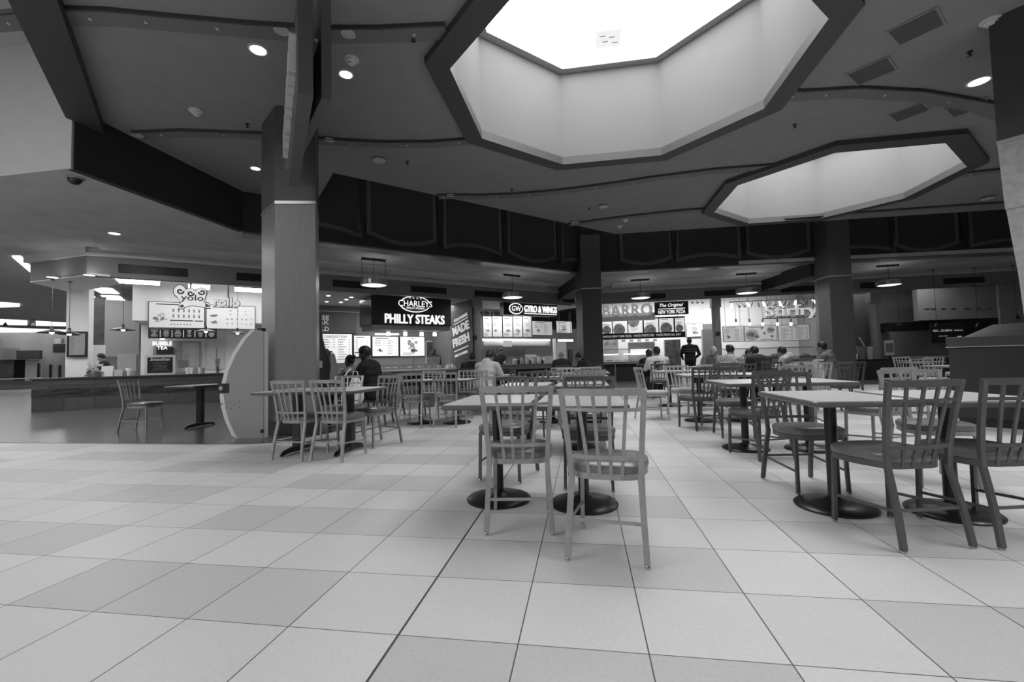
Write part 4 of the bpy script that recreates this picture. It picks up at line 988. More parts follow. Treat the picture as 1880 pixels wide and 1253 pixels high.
MB().bb(-ww, ww, 0, .5, 0, d).build('body', m_steel, ov_, smooth=False, bevel=.02)
MB().bb(-ww * .85, ww * .7, -.02, .0, c, c + (d - c) * .45).build('lit_mouth', mat('lit_oven_mouth', .8, .5, emit=.5), ov_, smooth=False)
c0, c1 = sU(WR, 1090, 680, 1.3), sU(WR, 1225, 680, 1.3); cm = (c0 + c1) / 2; cw = (c1 - c0) / 2; zt = WR.p(1150, 664, 1.3)[1]
t = thing('serving_counter', 'pizza counter with dark front and lit glass display, right of the corner column', 'counter', WR.w(cm, 1.3, 0), WR.th)
MB().bb(-cw, cw, .15, .9, 0, zt - .12).build('dark_front', mat('pizza_front', .05, .4), t, smooth=False)
MB().bb(-cw, cw, -.05, .9, zt - .12, zt).build('countertop', m_cfront, t, smooth=False, bevel=.01)
for x in (-cw * .4, cw * .2): MB().tube([(x, .0, 0), (x, .0, zt - .1)], .04, 10).build('front_post', m_steel, t)
t = thing('pizza_display', 'glass pizza case with bright tubes on the counter', 'food display', WR.w(cm, 1.4, zt), WR.th)
hh = WR.p(1150, 641, 1.5)[1] - zt
MB().bb(-cw, cw * .7, 0, .012, 0, hh).build('glass', m_glass, t, smooth=False)
MB().bb(-cw, cw * .7, -.03, .5, hh - .02, hh).build('steel_top', m_steel, t, smooth=False)
MB().bb(-cw, -cw * .3, .05, .09, hh * .55, hh * .62).build('lamp_tube', m_tube, t, smooth=False); MB().bb(-cw * .15, cw * .5, .05, .09, hh * .55, hh * .62).build('lamp_tube', m_tube, t, smooth=False)
r = random.Random(9)
for k in range(7): 
    x = -cw + .3 + k * .42; tag(MB().lathe([(.001, .02), (.17, .02), (.18, .05), (.15, .045), (.001, .06)], n=18).build('pizza', m_food if k % 2 else m_foodl, loc=WR.w(cm + x, 1.62, zt + .02)), 'pizza lying in the lit glass case', 'pizza', 'pizzas in the glass case')
box_thing(WR, (1221, 624, 1250, 668), 3.2, 'drink_cooler', 'dark glass-fronted drinks cooler behind the striped-shirt man', 'cooler', mat('cooler_dark', .03, .25, noise=.9, scale=4, g2=.10), .4, foot=True)
box_thing(WR, (1291, 595, 1309, 605), 4.12, 'small_sign', 'small dark picture sign just left of the round pillar', 'sign', m_food, .03)
box_thing(WR, (1290, 605, 1309, 645), 2.3, 'drink_machine', 'pale upright drinks dispenser just left of the round pillar', 'machine', m_mid, .3, foot=True)
pilaster(WR, 1310, 1326, -.05, '')

# =============== stir-fry shop
menu(WR, (1327, 599, 1366, 628), 2.2, 'menu board left of the stir-fry bowl picture', 'mix', m_scrd, seed=61, hang=HL)
menu(WR, (1367, 598, 1426, 627), 2.2, 'stir-fry board with large bowl pictures', 'bowls', m_scrd, seed=62, hang=HL)
menu(WR, (1428, 596, 1487, 626), 2.2, 'price list board right of the stir-fry bowl picture', 'list', m_scrd, seed=63, title='ENTREES', hang=HL)
t = thing('shop_sign', 'tall white serif letters reading Stirfry hung before the white wall', 'sign', WR.w(0, 1.0, 0), WR.th)
a0, a1 = sU(WR, 1406, 575, 1.0), sU(WR, 1502, 575, 1.0); zb_, zc_ = WR.p(1450, 586, 1.0)[1], WR.p(1450, 560, 1.0)[1]
text('sign_letters', 'Stirfry', mat('white_3d_letters', .8, .5, emit=.25), t, a1 - a0, zc_ - zb_, ((a0 + a1) / 2, 0, (zb_ + zc_) / 2), .12, .01)
text('letter_backs', 'Stirfry', m_ink, t, a1 - a0, zc_ - zb_, ((a0 + a1) / 2 + .04, .10, (zb_ + zc_) / 2 - .03), .06, .02)
MB().bb(a0 - .1, a1, .12, .14, zb_ + .04, zb_ + .10).build('rail', m_mid, t, smooth=False)
for x in (a0 + .1, a1 - .1): MB().bb(x - .01, x + .01, .12, .14, zb_ + .10, HL).build('hanger', m_black, t, smooth=False)
for i, u in enumerate([1351, 1376, 1400, 1427, 1452]):
    s, z = WR.p(u, 592, 1.3); q = WR.w(s, 1.3, 0); pendant(q[0], q[1], HL, z, .05, 'bare glowing bulb pendant before the stir-fry boards', 'bulb pendants before the stir-fry boards', 'bulb')
t = thing('track_rail', 'long lighting track over the stir-fry shop', 'lighting track', WR.w(0, 1.6, 0), WR.th)
s0, s1 = sU(WR, 1338, 550, 1.6), sU(WR, 1497, 550, 1.6); zr = WR.p(1420, 552, 1.6)[1]
MB().bb(s0, s1, 0, .04, zr, zr + .04).build('rail', m_mid, t, smooth=False)
k_ = MB(); [k_.bb(s0 + (s1 - s0) * i / 5, s0 + (s1 - s0) * i / 5 + .02, .01, .03, zr, HL) for i in range(1, 5)]; k_.build('drop_rods', m_mid, t, smooth=False)
r = random.Random(5)
for i in range(16):
    s = s0 + (s1 - s0) * (i + .5) / 16; 
    t = thing('track_spotlight', 'small can spotlight clipped to the track over the stir-fry shop', 'lamp', WR.w(s, 1.62, zr), WR.th, 'spotlights on the track')
    dx, dy = r.uniform(-.12, .12), r.choice([-.14, .12])
    MB().tube([(0, 0, 0), (0, 0, -.06)], .012, 6).build('stem', m_steel, t)
    MB().tube([(0, 0, -.05), (dx, dy, -.22)], [.035, .06], 12).build('lamp_can', m_mid if i % 3 else mat('track_lens', 1, .5, emit=1.4), t)
for i, u in enumerate([1268, 1278, 1287]):
    s, z = WR.p(u, 553, 1.6); t = thing('track_spotlight', 'small can spotlight left of the round pillar', 'lamp', WR.w(s, 1.62, z + .1), WR.th, 'spotlights left of the round pillar')
    MB().tube([(0, 0, 0), (0, 0, HL - z - .12)], .012, 6).build('stem', m_steel, t); MB().tube([(0, 0, 0), (.05, -.1, -.2)], [.035, .06], 12).build('lamp_can', m_mid, t)
c0, c1 = sU(WR, 1330, 680, 1.3), sU(WR, 1500, 680, 1.3); cm = (c0 + c1) / 2; cw = (c1 - c0) / 2; zt = WR.p(1400, 655, 1.3)[1]
t = thing('serving_counter', 'steel food counter with glass guard behind the crowded table', 'counter', WR.w(cm, 1.3, 0), WR.th)
MB().bb(-cw, cw, 0, .9, 0, zt - .04).build('front', m_cfront, t, smooth=False); MB().bb(-cw, cw, -.05, .95, zt - .04, zt).build('countertop', m_steel, t, smooth=False)
MB().bb(-cw, cw, .2, .21, zt, zt + .35).build('glass', m_glass, t, smooth=False); MB().bb(-cw, cw, .1, .5, zt + .35, zt + .38).build('glass_top', m_steel, t, smooth=False)
tr = MB(); [tr.ball((-cw + .4 + k * .6, .55, .0 + zt), (.22, .2, .12), 10) for k in range(6)]; tr.build('food_heaps', m_food, t)

# =============== closed shop at far right
wall_part(WR, (1563, 540, 1606, 690), 1.4, mat('dark_wood_wall', .075, .45, noise=.25, scale=3, stretch=(9, 9, .4)), 'wall_curved_wood', .1)
wall_part(WR, (1605, 535, 1690, 690), 3.2, mat('closed_shop_wall', .16, .7), 'wall_closed_left', .1)
wall_part(WR, (1685, 528, 1838, 586), 1.6, mat('closed_shop_panel', .27, .7, noise=.03, scale=2), 'wall_closed_panel', .3)
wall_part(WR, (1838, 520, 1900, 690), 1.5, m_mid, 'wall_closed_right', .1)
wall_part(WR, (1600, 586, 1850, 690), 3.6, mat('closed_shop_dark', .05, .6, noise=.2, scale=2), 'wall_closed_back', .1)
o = MB().tube([(0, 0, 0), (-.5, .05, 2.05)], .02, 6)
t = tag(MB().tube([WR.w(*[(q := WR.p(1577, 620, 1.2))[0], 1.2, q[1]]), WR.w(WR.p(1592, 642, 1.2)[0] + .25, 1.2, WR.p(1592, 642, 1.2)[1] - .55), WR.w(WR.p(1592, 642, 1.2)[0] + .6, 1.2, 0)], .025, 6).build('leaning_pole', m_lip), 'pale pole slanting beside the far right column', 'pole')
p0, p1 = WR.p(1594, 540, 1.3), WR.p(1601, 650, 1.3)
struct(MB().tube([WR.w(p0[0], 1.3, p0[1]), WR.w(p1[0], 1.3, p1[1])], .03, 6).build('trim_wood_wall_edge', m_lip))
a, b_ = sU(WR, 1604, 620, .4), sU(WR, 1622, 620, .4); q = WR.w((a + b_) / 2, .6)
o = struct(MB().lathe([((b_ - a) / 2, 0), ((b_ - a) / 2, 3.0)], n=24).build('wall_round_pillar_right', mat('pillar_grey_right', .17, .5), loc=(q[0], q[1], 0)))
MB().box((0, 0, 3.2), ((b_ - a) * 1.1, (b_ - a) * 1.1, .42), WR.th).build('pillar_head', MATS['pillar_grey_right'], o, smooth=False)
a, b_, c, d = WR.rect(1643, 605, 1757, 652, 2.4); ww = (b_ - a) / 2
t = thing('steel_hood', 'shiny steel kitchen hood in the closed shop at far right', 'hood', WR.w((a + b_) / 2, 2.4, 0), WR.th)
MB().yz([(0, c), (.8, c), (.8, d), (.35, d)], -ww, ww).build('canopy', m_steel, t, smooth=False)
MB().bb(-ww - .1, ww + .1, .3, .9, d, d + .35).build('black_duct', m_black, t, smooth=False)
s0, s1, z0, z1 = WR.rect(1709, 593, 1772, 630, 1.4); w_ = (s1 - s0) / 2; h_ = z1 - z0
t = thing('wall_screen', 'black screen with a line of pale numbers in the closed shop', 'screen', WR.w((s0 + s1) / 2, 1.4, z0), WR.th)
MB().bb(-w_, w_, 0, .06, 0, h_).build('panel', m_signbk, t, smooth=False)
mdl = mat('dim_letters', .5, .5, emit=.12)
text('number_line', '423...30.8894', mdl, t, w_ * 1.15, h_ * .11, (-w_ * .32, -.01, h_ * .62), .01, .01)
text('small_letters', 'Salads', mdl, t, w_ * .5, h_ * .08, (w_ * .62, -.01, h_ * .62), .01); text('small_letters', 'open soon', mdl, t, w_ * .5, h_ * .05, (-w_ * .3, -.01, h_ * .34), .01); text('small_letters', 'MENU', mdl, t, w_ * .25, h_ * .1, (w_ * .65, -.01, h_ * .28), .01)
mb = MB(); hs = [mb.bb((sU(WR, u, 570, 1.6)), sU(WR, u + 9, 570, 1.6), -.01, 0, (zz := WR.p(u, 568, 1.6)[1]), zz + .03) for u in (1697, 1709, 1727, 1745, 1770, 1792, 1811)]
tag(mb.build('letter_ghosts', m_ink, loc=WR.w(0, 1.585, 0), rz=WR.th, smooth=False), 'row of faint dark marks left on the blank grey sign panel at far right', 'marks')['kind'] = 'stuff'
c0, c1 = sU(WR, 1640, 660, 1.3), sU(WR, 1800, 660, 1.3); cm = (c0 + c1) / 2; cw = (c1 - c0) / 2; zt = WR.p(1720, 653, 1.3)[1]
t = thing('serving_counter', 'long grey counter of the closed shop, left of the bin cabinet', 'counter', WR.w(cm, 1.3, 0), WR.th)
MB().bb(-cw, cw, 0, .9, 0, zt - .1).build('front', mat('closed_counter_front', .07, .5), t, smooth=False); MB().bb(-cw, cw, -.05, .95, zt - .1, zt).build('countertop', m_cfront, t, smooth=False)
for i, u in enumerate([1651, 1720, 1796, 1867]):
    v = [597, 600, 600, 585][i]; s, z = WR.p(u, v, -.4 if i else .4); q = WR.w(s, -.4 if i else .4, 0)
    pendant(q[0], q[1], HL - .06, z, .1, ['dark cone pendant above the steel hood', 'dark cone pendant before the black number screen', 'dark cone pendant above the bin cabinet', 'dark cone pendant at the right picture edge'][i], 'cone pendants at far right', 'cone')
t = thing('poster_stand', 'small framed picture poster standing left of the steel hood', 'poster', WR.w(sU(WR, 1633, 640, .8), .8, 0), WR.th)
a, b_, c, d = WR.rect(1624, 625, 1641, 653, .8); ww = (b_ - a) / 2
MB().bb(-ww, ww, 0, .03, c, d).build('frame', m_lip, t, smooth=False); MB().bb(-ww * .8, ww * .8, -.01, 0, c + .12, d - .12).build('picture', m_food, t, smooth=False); MB().bb(-.03, .03, 0, .03, 0, c).build('post', m_black, t, smooth=False)
t = thing('side_counter', 'dark condiment counter between the far right column and the round pillar', 'counter', WR.w(sU(WR, 1590, 660, -.6), -.6, 0), WR.th)
zz = WR.p(1590, 660, -.6)[1]; MB().bb(-.8, .8, 0, .6, 0, zz - .04).build('body', m_cdark, t, smooth=False); MB().bb(-.82, .82, -.02, .62, zz - .04, zz).build('countertop', m_black, t, smooth=False)
for i, (u, m, h, rr, lb) in enumerate([(1571, m_paper, .22, .07, 'white paper cup on the dark condiment counter'), (1582, mat('bin_grey', .12, .5), .5, .16, 'dark grey container on the condiment counter'), (1596, m_mid, .48, .14, 'pale bag-like container on the condiment counter')]):
    q = WR.w(sU(WR, u, 655, -.4), -.4, zz); tag(MB().lathe([(.001, 0), (rr * .75, 0), (rr, h), (rr * .9, h), (.001, h * .9)], n=16).build('container', m, loc=q), lb, 'container')

# =============== hanging ring lamps under the lower ceiling
for i, (u, v, u0, v0) in enumerate([(686, 522, 686, 478), (940, 545, 940, 507), (1176, 546, 1175, 515), (1370, 537, 1370, 504), (1632, 522, 1630, 489)]):
    q = onz(u0, v0, HL - .06); z = zat(u, v, q)
    t = thing('hanging_ring_lamp', '', 'lamp', (q.x, q.y, z), WL.th if i < 2 else WR.th, 'ring lamps hung under the lower ceiling')
    t['label'] = ['flat ring lamp hanging left above the black steak sign', 'flat ring lamp hanging above the gyro sign', 'flat ring lamp hanging above the pizza letters', 'flat ring lamp hanging before the stir-fry shop', 'flat ring lamp, brightest one, right of the far right column'][i]
    hz = HL - .06 - z
    MB().bb(-.35, .35, -.012, .012, hz - .02, hz + .05).build('ceiling_bar', m_black, t, smooth=False)
    c_ = MB(); c_.tube([(0, 0, .12), (0, 0, hz - .02)], .008, 6)
    if i == 0: [c_.tube([(x, 0, .12), (x, 0, hz - .02)], .006, 6) for x in (-.34, .34)]
    c_.build('cords', m_black, t)
    MB().lathe([(.34, -.04), (.38, -.02), (.38, .10), (.34, .12), (.33, .10), (.33, -.02), (.34, -.04)], n=36, caps=False).build('ring', m_steel, t)
    MB().lathe([(.001, -.03), (.33, -.035), (.33, -.02), (.001, -.01)], n=36).build('diffuser', mat('ring_diffuser', 1, .5, emit=1.2 if i < 4 else 4), t)
    area('ring_lamp_light', (q.x, q.y, z - .06), .6, 18)

# =============== dessert shop at left
YO = 4.6
c0, c1 = sU(WL, 58, 720, 1.75), sU(WL, 412, 720, 1.75); cm = (c0 + c1) / 2; cw = (c1 - c0) / 2; zt = WL.p(220, 691, 1.75)[1]
t = thing('dessert_counter', 'long stone-tiled counter with a dark mosaic band before the dessert shop', 'counter', WL.w(cm, 1.75, 0), WL.th)
m_st = brickmat('counter_stone_tiles', .13, .085, .05, .6, .34, .006, .4, True)
m_mo = brickmat('mosaic_band', .11, .015, .01, .22, .03, .004, .35, True)
MB().bb(-cw, cw + 1, 0, .8, 0, zt - .04).build('tiled_body', m_st, t, smooth=False)
MB().bb(-cw - .005, cw + 1, -.012, .8, zt * .42, zt * .66).build('mosaic_band', m_mo, t, smooth=False)
MB().bb(-cw - .04, cw + 1, -.05, .85, zt - .04, zt).build('countertop', mat('dark_countertop', .05, .3), t, smooth=False)
# white square pillar with framed board
s0, s1, z0, z1 = WL.rect(121, 512, 163, 690, 2.7); mb = MB(); WL.slab(mb, s0, s1, 2.7, 3.3, 0, HL); struct(mb.build('wall_white_pillar', m_shopw, smooth=False, bevel=.02))
menu(WL, (122, 609, 161, 656), 2.6, 'black framed menu board hung on the white square pillar', 'list', m_mid, frame=.06, seed=71)
# kiosk soffit
mb = MB().prism([off_line(S0K, .0, WL), off_line(.35, 0, WL), off_line(.35, 1.2, WL), off_line(-1.0, 3.4, WL), (KQ.x - 1.3, KQ.y + 2.6), (KQ.x, KQ.y)], 3.40, 3.46); struct(mb.build('ceiling_kiosk_soffit', mat('soffit_white', .85, .8), smooth=False))
for u, v in [(96, 509), (164, 505)]:
    q = onz(u, v, 3.39); downlight(q.x, q.y, 3.395, .14, 'bright round downlight in the soffit at the corner of the dessert shop', 'soffit downlights of the dessert shop'); area('soffit_light', (q.x, q.y, 3.36), .25, 14)
shop_light(WL, 3.2, 3.2, 3.9, 5, 1.2, 65); shop_light(WL, -1.5, 5.0, 3.9, 3, 2, 60)
# white bulkhead and walls behind
mb = MB(); s0, s1 = sU(WL, 243, 560, YO), sU(WL, 505, 560, YO); zb = WL.p(300, 590, YO)[1]; WL.slab(mb, s0, s1, YO, YO + 1.2, zb, HL); struct(mb.build('wall_dessert_bulkhead', m_shopw, smooth=False))
mb = MB(); WL.slab(mb, sU(WL, 252, 640, YO + .3), s1, YO + 1.1, YO + 1.2, 0, zb); struct(mb.build('wall_dessert_back', m_shopw, smooth=False))
mb = MB(); WL.slab(mb, s1 - .1, s1, .2, YO + 1.2, 0, 3.9); struct(mb.build('wall_dessert_right', m_shopw, smooth=False))
wall_part(WL, (192, 552, 256, 655), 6.5, mat('partition_grey', .24, .7), 'wall_grey_partition', .1)
wall_part(WL, (163, 545, 193, 665), 7.2, mat('glass_wall_dark', .10, .2, noise=.5, scale=1.5), 'wall_far_glass', .1)
wall_part(WL, (164, 634, 192, 695), 3.4, m_shopw, 'wall_low_white', .1)
wall_part(WL, (215, 650, 250, 700), 6.4, m_mid, 'wall_kitchen_steel', .05)
struct(MB().bb(-2, 30, 1.2, 1.4, 0, HL).build('wall_mall_far', mat('far_wall', .40, .7, noise=.2, scale=.7), loc=(-40, 26, 0), rz=math.atan2(8, 18), smooth=False))
menu(WL, (272, 555, 376, 603), YO - .06, 'big dessert menu board with rows of cups, left one', 'grid', m_scrd, seed=81)
menu(WL, (378, 561, 469, 605), YO - .06, 'big dessert menu board with rows of rolls, right one', 'rolls', m_scrd, seed=82)
# strip of six black flavour cards
s0, s1, z0, z1 = WL.rect(272, 604, 398, 622, YO - .05); sm = (s0 + s1) / 2; w_ = (s1 - s0) / 2; h_ = z1 - z0
t = thing('flavour_strip', 'black strip of six flavour lists under the dessert menus', 'sign', WL.w(sm, YO - .05, z0), WL.th)
MB().bb(-w_, w_, 0, .03, 0, h_).build('board', m_signbk, t, smooth=False)
mi = MB(); r = random.Random(2)
for k in range(6):
    x = -w_ + (k + .5) * w_ / 3
    for j in range(6): l = r.uniform(.08, .2) * w_; mi.bb(x - l / 2, x + l / 2, -.004, 0, h_ * (.82 - j * .12), h_ * (.82 - j * .12) + h_ * .035)
    if k: mi.bb(-w_ + k * w_ / 3 - .01, -w_ + k * w_ / 3 + .01, -.004, 0, h_ * .15, h_ * .85)
mi.build('chalk_text', m_paper, t, smooth=False)
# hanging YOLO ROLLO sign
oy = 1.9
def yp(u, v): s, z = WL.p(u, v, oy); return s, z
S0, Z0_ = yp(352, 566)
def loc2(pts): return [(yp(u, v)[0] - S0, yp(u, v)[1] - Z0_) for u, v in pts]
t = thing('hanging_shop_sign', 'white swirly hanging sign reading yolo with rollo beside it', 'sign', WL.w(S0, oy, Z0_), WL.th)
def circ(u, v, r, n=20, e=1): return [(u + r * math.cos(i * 6.2832 / n), v + e * r * math.sin(i * 6.2832 / n)) for i in range(n)]
plate = [[(322, 540), (379, 538), (374, 556), (386, 566), (352, 561), (328, 567), (333, 556)], circ(330, 535, 11), circ(349, 539, 11, e=.8), circ(369, 538, 10.5, e=.85), circ(334, 562, 5), circ(380, 561, 5)]
b1, b2 = MB(), MB()
for i, p in enumerate(plate):
    cu = sum(a for a, _ in p) / len(p); cv = sum(b for _, b in p) / len(p)
    k = 1 + 1.6 / max(6, max(abs(a - cu) for a, _ in p)) if i else 1.06
    b1.xz(loc2([(cu + (a - cu) * k, cv + (b - cv) * (k if i else 1.12)) for a, b in p]), .0, .08); b2.xz(loc2(p), -.012 - .002 * i, 0)
b1.build('grey_backing', m_ink2, t, smooth=False); b2.build('white_face', mat('sign_face_soft', .85, .5, emit=.42), t, smooth=False)
for u, v, r, d in [(331, 535, 7, 1), (350, 539, 6.5, 1), (371, 537, 6.5, -1), (334, 562, 3, -1), (380, 561, 3.2, 1)]:
    pts = loc2([(u + d * r * (1 - k / 16) * math.cos(k * .55), v + .8 * r * (1 - k / 16) * math.sin(k * .55)) for k in range(13)]); MB().tube([(x, -.03, z) for x, z in pts], .024, 5).build('swirl_line', m_ink2, t)
ax, az = loc2([(332, 555)])[0]; bx, bz = loc2([(374, 543)])[0]
text('cup_letters', 'yolo', m_ink2, t, bx - ax, bz - az, ((ax + bx) / 2, -.035, (az + bz) / 2), .03, .01)
ax, az = loc2([(392, 562)])[0]; bx, bz = loc2([(440, 548)])[0]
text('side_letters', 'rollo', MATS['sign_face_soft'], t, bx - ax, bz - az, ((ax + bx) / 2, -.04, (az + bz) / 2), .04, .03)
text('side_letter_backs', 'rollo', m_ink, t, (bx - ax) * 1.04, (bz - az) * 1.12, ((ax + bx) / 2 + .01, .0, (az + bz) / 2), .04, .07)
h_b = MB(); [h_b.bb(x - .02, x + .02, .03, .06, loc2([(350, v)])[0][1], 3.9 - Z0_) for x, v in ((loc2([(350, 540)])[0][0], 545), (loc2([(419, 550)])[0][0], 552))]; h_b.build('hanger_bars', m_mid, t, smooth=False)
for u, v, r_, o_, lb in [(127, 614, .2, 1.2, 'dish pendant lamp in front of the white square pillar'), (95, 611, .24, 1.0, 'leftmost dish pendant lamp over the dessert counter'), (226, 606, .24, 1.6, 'dish pendant lamp over the worker at the dessert counter'), (378, 609, .24, 1.6, 'dish pendant lamp under the yolo sign'), (436, 612, .18, 2.2, 'small dish pendant lamp at the right edge of the dessert menus')]:
    s, z = WL.p(u, v, o_); q = WL.w(s, o_, 0); pendant(q[0], q[1], (3.41 if u < 200 else HL), z, r_ * 1.15, lb, 'dish pendants of the dessert shop')
tubelight(WL, (200, 514, 292, 520), 2.4, 'long bright strip light over the dessert counter, left one', .2); tubelight(WL, (346, 524, 385, 530), 3.0, 'short bright strip light behind the yolo sign', .2); tubelight(WL, (431, 529, 485, 535), 2.4, 'bright strip light cut off by the big column', .2)
def troffer(pts, label):
    q = [onz(u, v, HL - .02) for u, v in pts]; o = MB().prism([(p.x, p.y) for p in q], HL - .03, HL - .004).build('ceiling_panel_light', mat('troffer_lens', 1, .5, emit=2.0), smooth=False); tag(o, label, 'lamp')
troffer([(167, 529), (205, 530), (219, 540), (186, 539)], 'bright square ceiling panel light right of the white pillar')
troffer([(185, 543), (219, 544), (230, 553), (196, 552)], 'second ceiling panel light further back beyond the white pillar')
# counter clutter
zc = zt
t = thing('chalkboard', 'white framed chalkboard reading Smoothies standing on the dessert counter', 'sign', WL.w(sU(WL, 294, 668, 1.95), 1.95, zc), WL.th)
a, b_, c, d = WL.rect(266, 651, 322, 687, 1.95); w_ = (b_ - a) / 2; h_ = d - c
MB().bb(-w_, w_, 0, .03, 0, h_).build('frame', m_lip, t, smooth=False); MB().bb(-w_ + .06, w_ - .06, -.006, 0, .06, h_ - .06).build('slate', m_signbk, t, smooth=False)
text('chalk_title', 'Smoothies', m_paper, t, w_ * 1.3, h_ * .16, (0, -.01, h_ * .80), .004, .01, shear=.2)
ch = MB(); r = random.Random(4)
for k in range(7): l = r.uniform(.8, 1.4) * w_; ch.bb(-l / 2, l / 2, -.009, -.006, h_ * (.62 - k * .07), h_ * (.62 - k * .07) + .008)
ch.build('chalk_lines', m_ink2, t, smooth=False)
for px, lb, m in [((186, 671, 207, 690), 'pale upright card box on the dessert counter before the worker', m_paper), ((209, 678, 224, 690), 'small pale box beside the card box on the dessert counter', mat('box_pale', .5, .6)), ((160, 680, 170, 691), 'dark card terminal on the dessert counter', m_black)]:
    o = box_thing(WL, px, 1.95, 'counter_box', lb, 'box', m, .15); o.location.z = zc
r = random.Random(8); t = thing('candy_basket', 'wire basket heaped with small packets on the dessert counter', 'basket', WL.w(sU(WL, 175, 680, 2.0), 2.0, zc), WL.th)
MB().lathe([(.001, 0), (.16, 0), (.2, .14), (.19, .14), (.15, .02), (.001, .01)], n=18).build('basket', m_steel, t)
pk = MB(); [pk.box((r.uniform(-.15, .15), r.uniform(-.1, .1), .12 + r.random() * .22), (.06, .03, .05), r.uniform(0, 3)) for _ in range(40)]; o = pk.build('packets', m_foodl, t, smooth=False); o['kind'] = 'stuff'
for i, (u, h) in enumerate([(230, .16), (236, .22), (245, .14), (352, .18), (360, .2), (366, .2), (372, .18), (345, .2)]):
    s = sU(WL, u, 685, 2.2); tag(MB().lathe([(.001, 0), (.05, 0), (.07, h), (.06, h), (.001, h * .8)], n=14).build('paper_cup', m_paper if i % 2 else m_mid, loc=WL.w(s, 2.2, zc)), 'stacked paper cup standing on the dessert counter', 'cup', 'paper cups on the dessert counter')
# neon sign, back window, posters
t = thing('neon_sign', 'glowing BUBBLE TEA sign in the dessert shop window', 'sign', WL.w(sU(WL, 298, 632, YO + .9), YO + .9, WL.p(298, 632, YO + .9)[1]), WL.th)
text('neon_letters', 'BUBBLE', mat('neon_white', 1, .5, emit=1.3), t, .55, .14, (0, 0, .02), .02, .0); text('neon_letters', 'TEA', MATS['neon_white'], t, .3, .11, (0, 0, -.14), .02, .0)
MB().ball((0, 0, .22), (.09, .02, .07), 12).build('neon_cup', MATS['neon_white'], t)
t = thing('service_window', 'large kitchen window behind the chalkboard in the dessert shop', 'window', WL.w(sU(WL, 326, 655, YO + 1.0), YO + 1.0, 0), WL.th)
a, b_, c, d = WL.rect(282, 627, 370, 690, YO + 1.0); w_ = (b_ - a) / 2
MB().bb(-w_, w_, 0, .03, max(c, .9), d).build('frame', m_mid, t, smooth=False); MB().bb(-w_ + .06, w_ * .15, -.01, 0, .95, d - .06).build('left_pane', mat('window_pane_grey', .36, .2, noise=.3, scale=3), t, smooth=False); MB().bb(w_ * .2, w_ - .06, -.01, 0, .95, d - .06).build('right_pane', mat('window_pane_pale', .5, .25, noise=.2, scale=3), t, smooth=False)
box_thing(WL, (287, 638, 318, 650), YO + .9, 'dark_machine', 'dark cooler top behind the chalkboard', 'machine', m_cdark, .06)
box_thing(WL, (326, 662, 345, 674), YO + .95, 'order_sign', 'small dark sign hanging right of the chalkboard', 'sign', m_ink2, .03)
t = thing('tea_poster', 'pale wall poster of a tilted drink cup left of the curved board', 'poster', WL.w(sU(WL, 396, 655, YO + 1.05), YO + 1.05, 0), WL.th)
a, b_, c, d = WL.rect(380, 624, 413, 690, YO + 1.05); w_ = (b_ - a) / 2
MB().bb(-w_, w_, 0, .02, max(c, 1.0), d).build('sheet', mat('poster_sheet', .62, .6), t, smooth=False)
MB().xz([(-.02, d - .75), (.14, d - .72), (.10, d - 1.3), (-.02 + .05, d - 1.3)], -.01, 0).build('cup_picture', m_ink2, t, smooth=False); MB().bb(.02, .04, -.01, 0, d - .72, d - .35).build('straw_picture', m_ink2, t, smooth=False)
dots = MB(); [dots.xz([(x + .016 * math.cos(i), z + .016 * math.sin(i)) for i in range(6)], -.014, -.01) for x, z in [(r.uniform(.04, .1), d - r.uniform(1.0, 1.28)) for _ in range(24)]]; dots.build('pearl_dots', m_ink, t, smooth=False)

# =============== the mall beyond, far left
m_strip = mat('daylit_cove', 1, .5, emit=1.0)
def cove(pts, z, label):
    q = [onz(u, v, z) for u, v in pts]; o = MB().prism([(p.x, p.y) for p in q], z - .02, z + .1).build('trim_lit_cove', m_strip, smooth=False); return struct(o)
cove([(22, 471), (38, 471), (56, 489), (56, 500)], HL - .02, ''); 
cove([(-40, 553), (36, 558), (36, 563), (-40, 566)], HL - .02, ''); cove([(-40, 585), (50, 589), (50, 597), (-40, 596)], HL - .02, ''); cove([(66, 590), (121, 593), (121, 599), (66, 598)], HL - .02, '')
cove([(-40, 600), (44, 604), (121, 606), (121, 612), (40, 613), (-40, 611)], HL - .02, '')
area('mall_fill_light', (-26, 22, 3.9), 10, 450, 4); area('mall_fill_light', (-24, 13, 3.95), 8, 260, 3); area('mall_fill_light', (-17, 7.5, 3.95), 5, 120, 1.5)  # lamps without fixtures; the middle one added to brighten the railing
fm = Frame((-40, 26), (-22, 34))
def mall_box(px, off, m, name, label, cat, th=.3):
    return box_thing(fm, px, off, name, label, cat, m, th)
mall_box((5, 640, 30, 658), 0, m_mid, 'shop_banner', 'pale picture banner over the far left mall shop', 'sign'); mall_box((30, 644, 72, 660), 0, mat('banner_dark', .09, .6), 'shop_banner', 'dark blank banner over the far left mall shop', 'sign')
mall_box((26, 661, 46, 700), .4, m_black, 'shop_doorway', 'dark doorway of a mall shop at far left', 'doorway'); mall_box((46, 661, 72, 700), .4, m_lip, 'shop_window', 'pale lit window of a mall shop at far left', 'window'); mall_box((-10, 661, 25, 700), .4, mat('shopfront_mid', .15, .4, noise=.6, scale=1), 'storefront', 'mixed grey shop front at the left picture edge', 'shop front')
mall_box((97, 632, 120, 648), 0, mat('hanging_screen', .06, .5), 'hanging_screen', 'dark hanging board left of the white pillar', 'sign'); mall_box((100, 622, 112, 631), 0, m_paper, 'arrow_sign', 'small white arrow sign above the dark hanging board', 'sign')
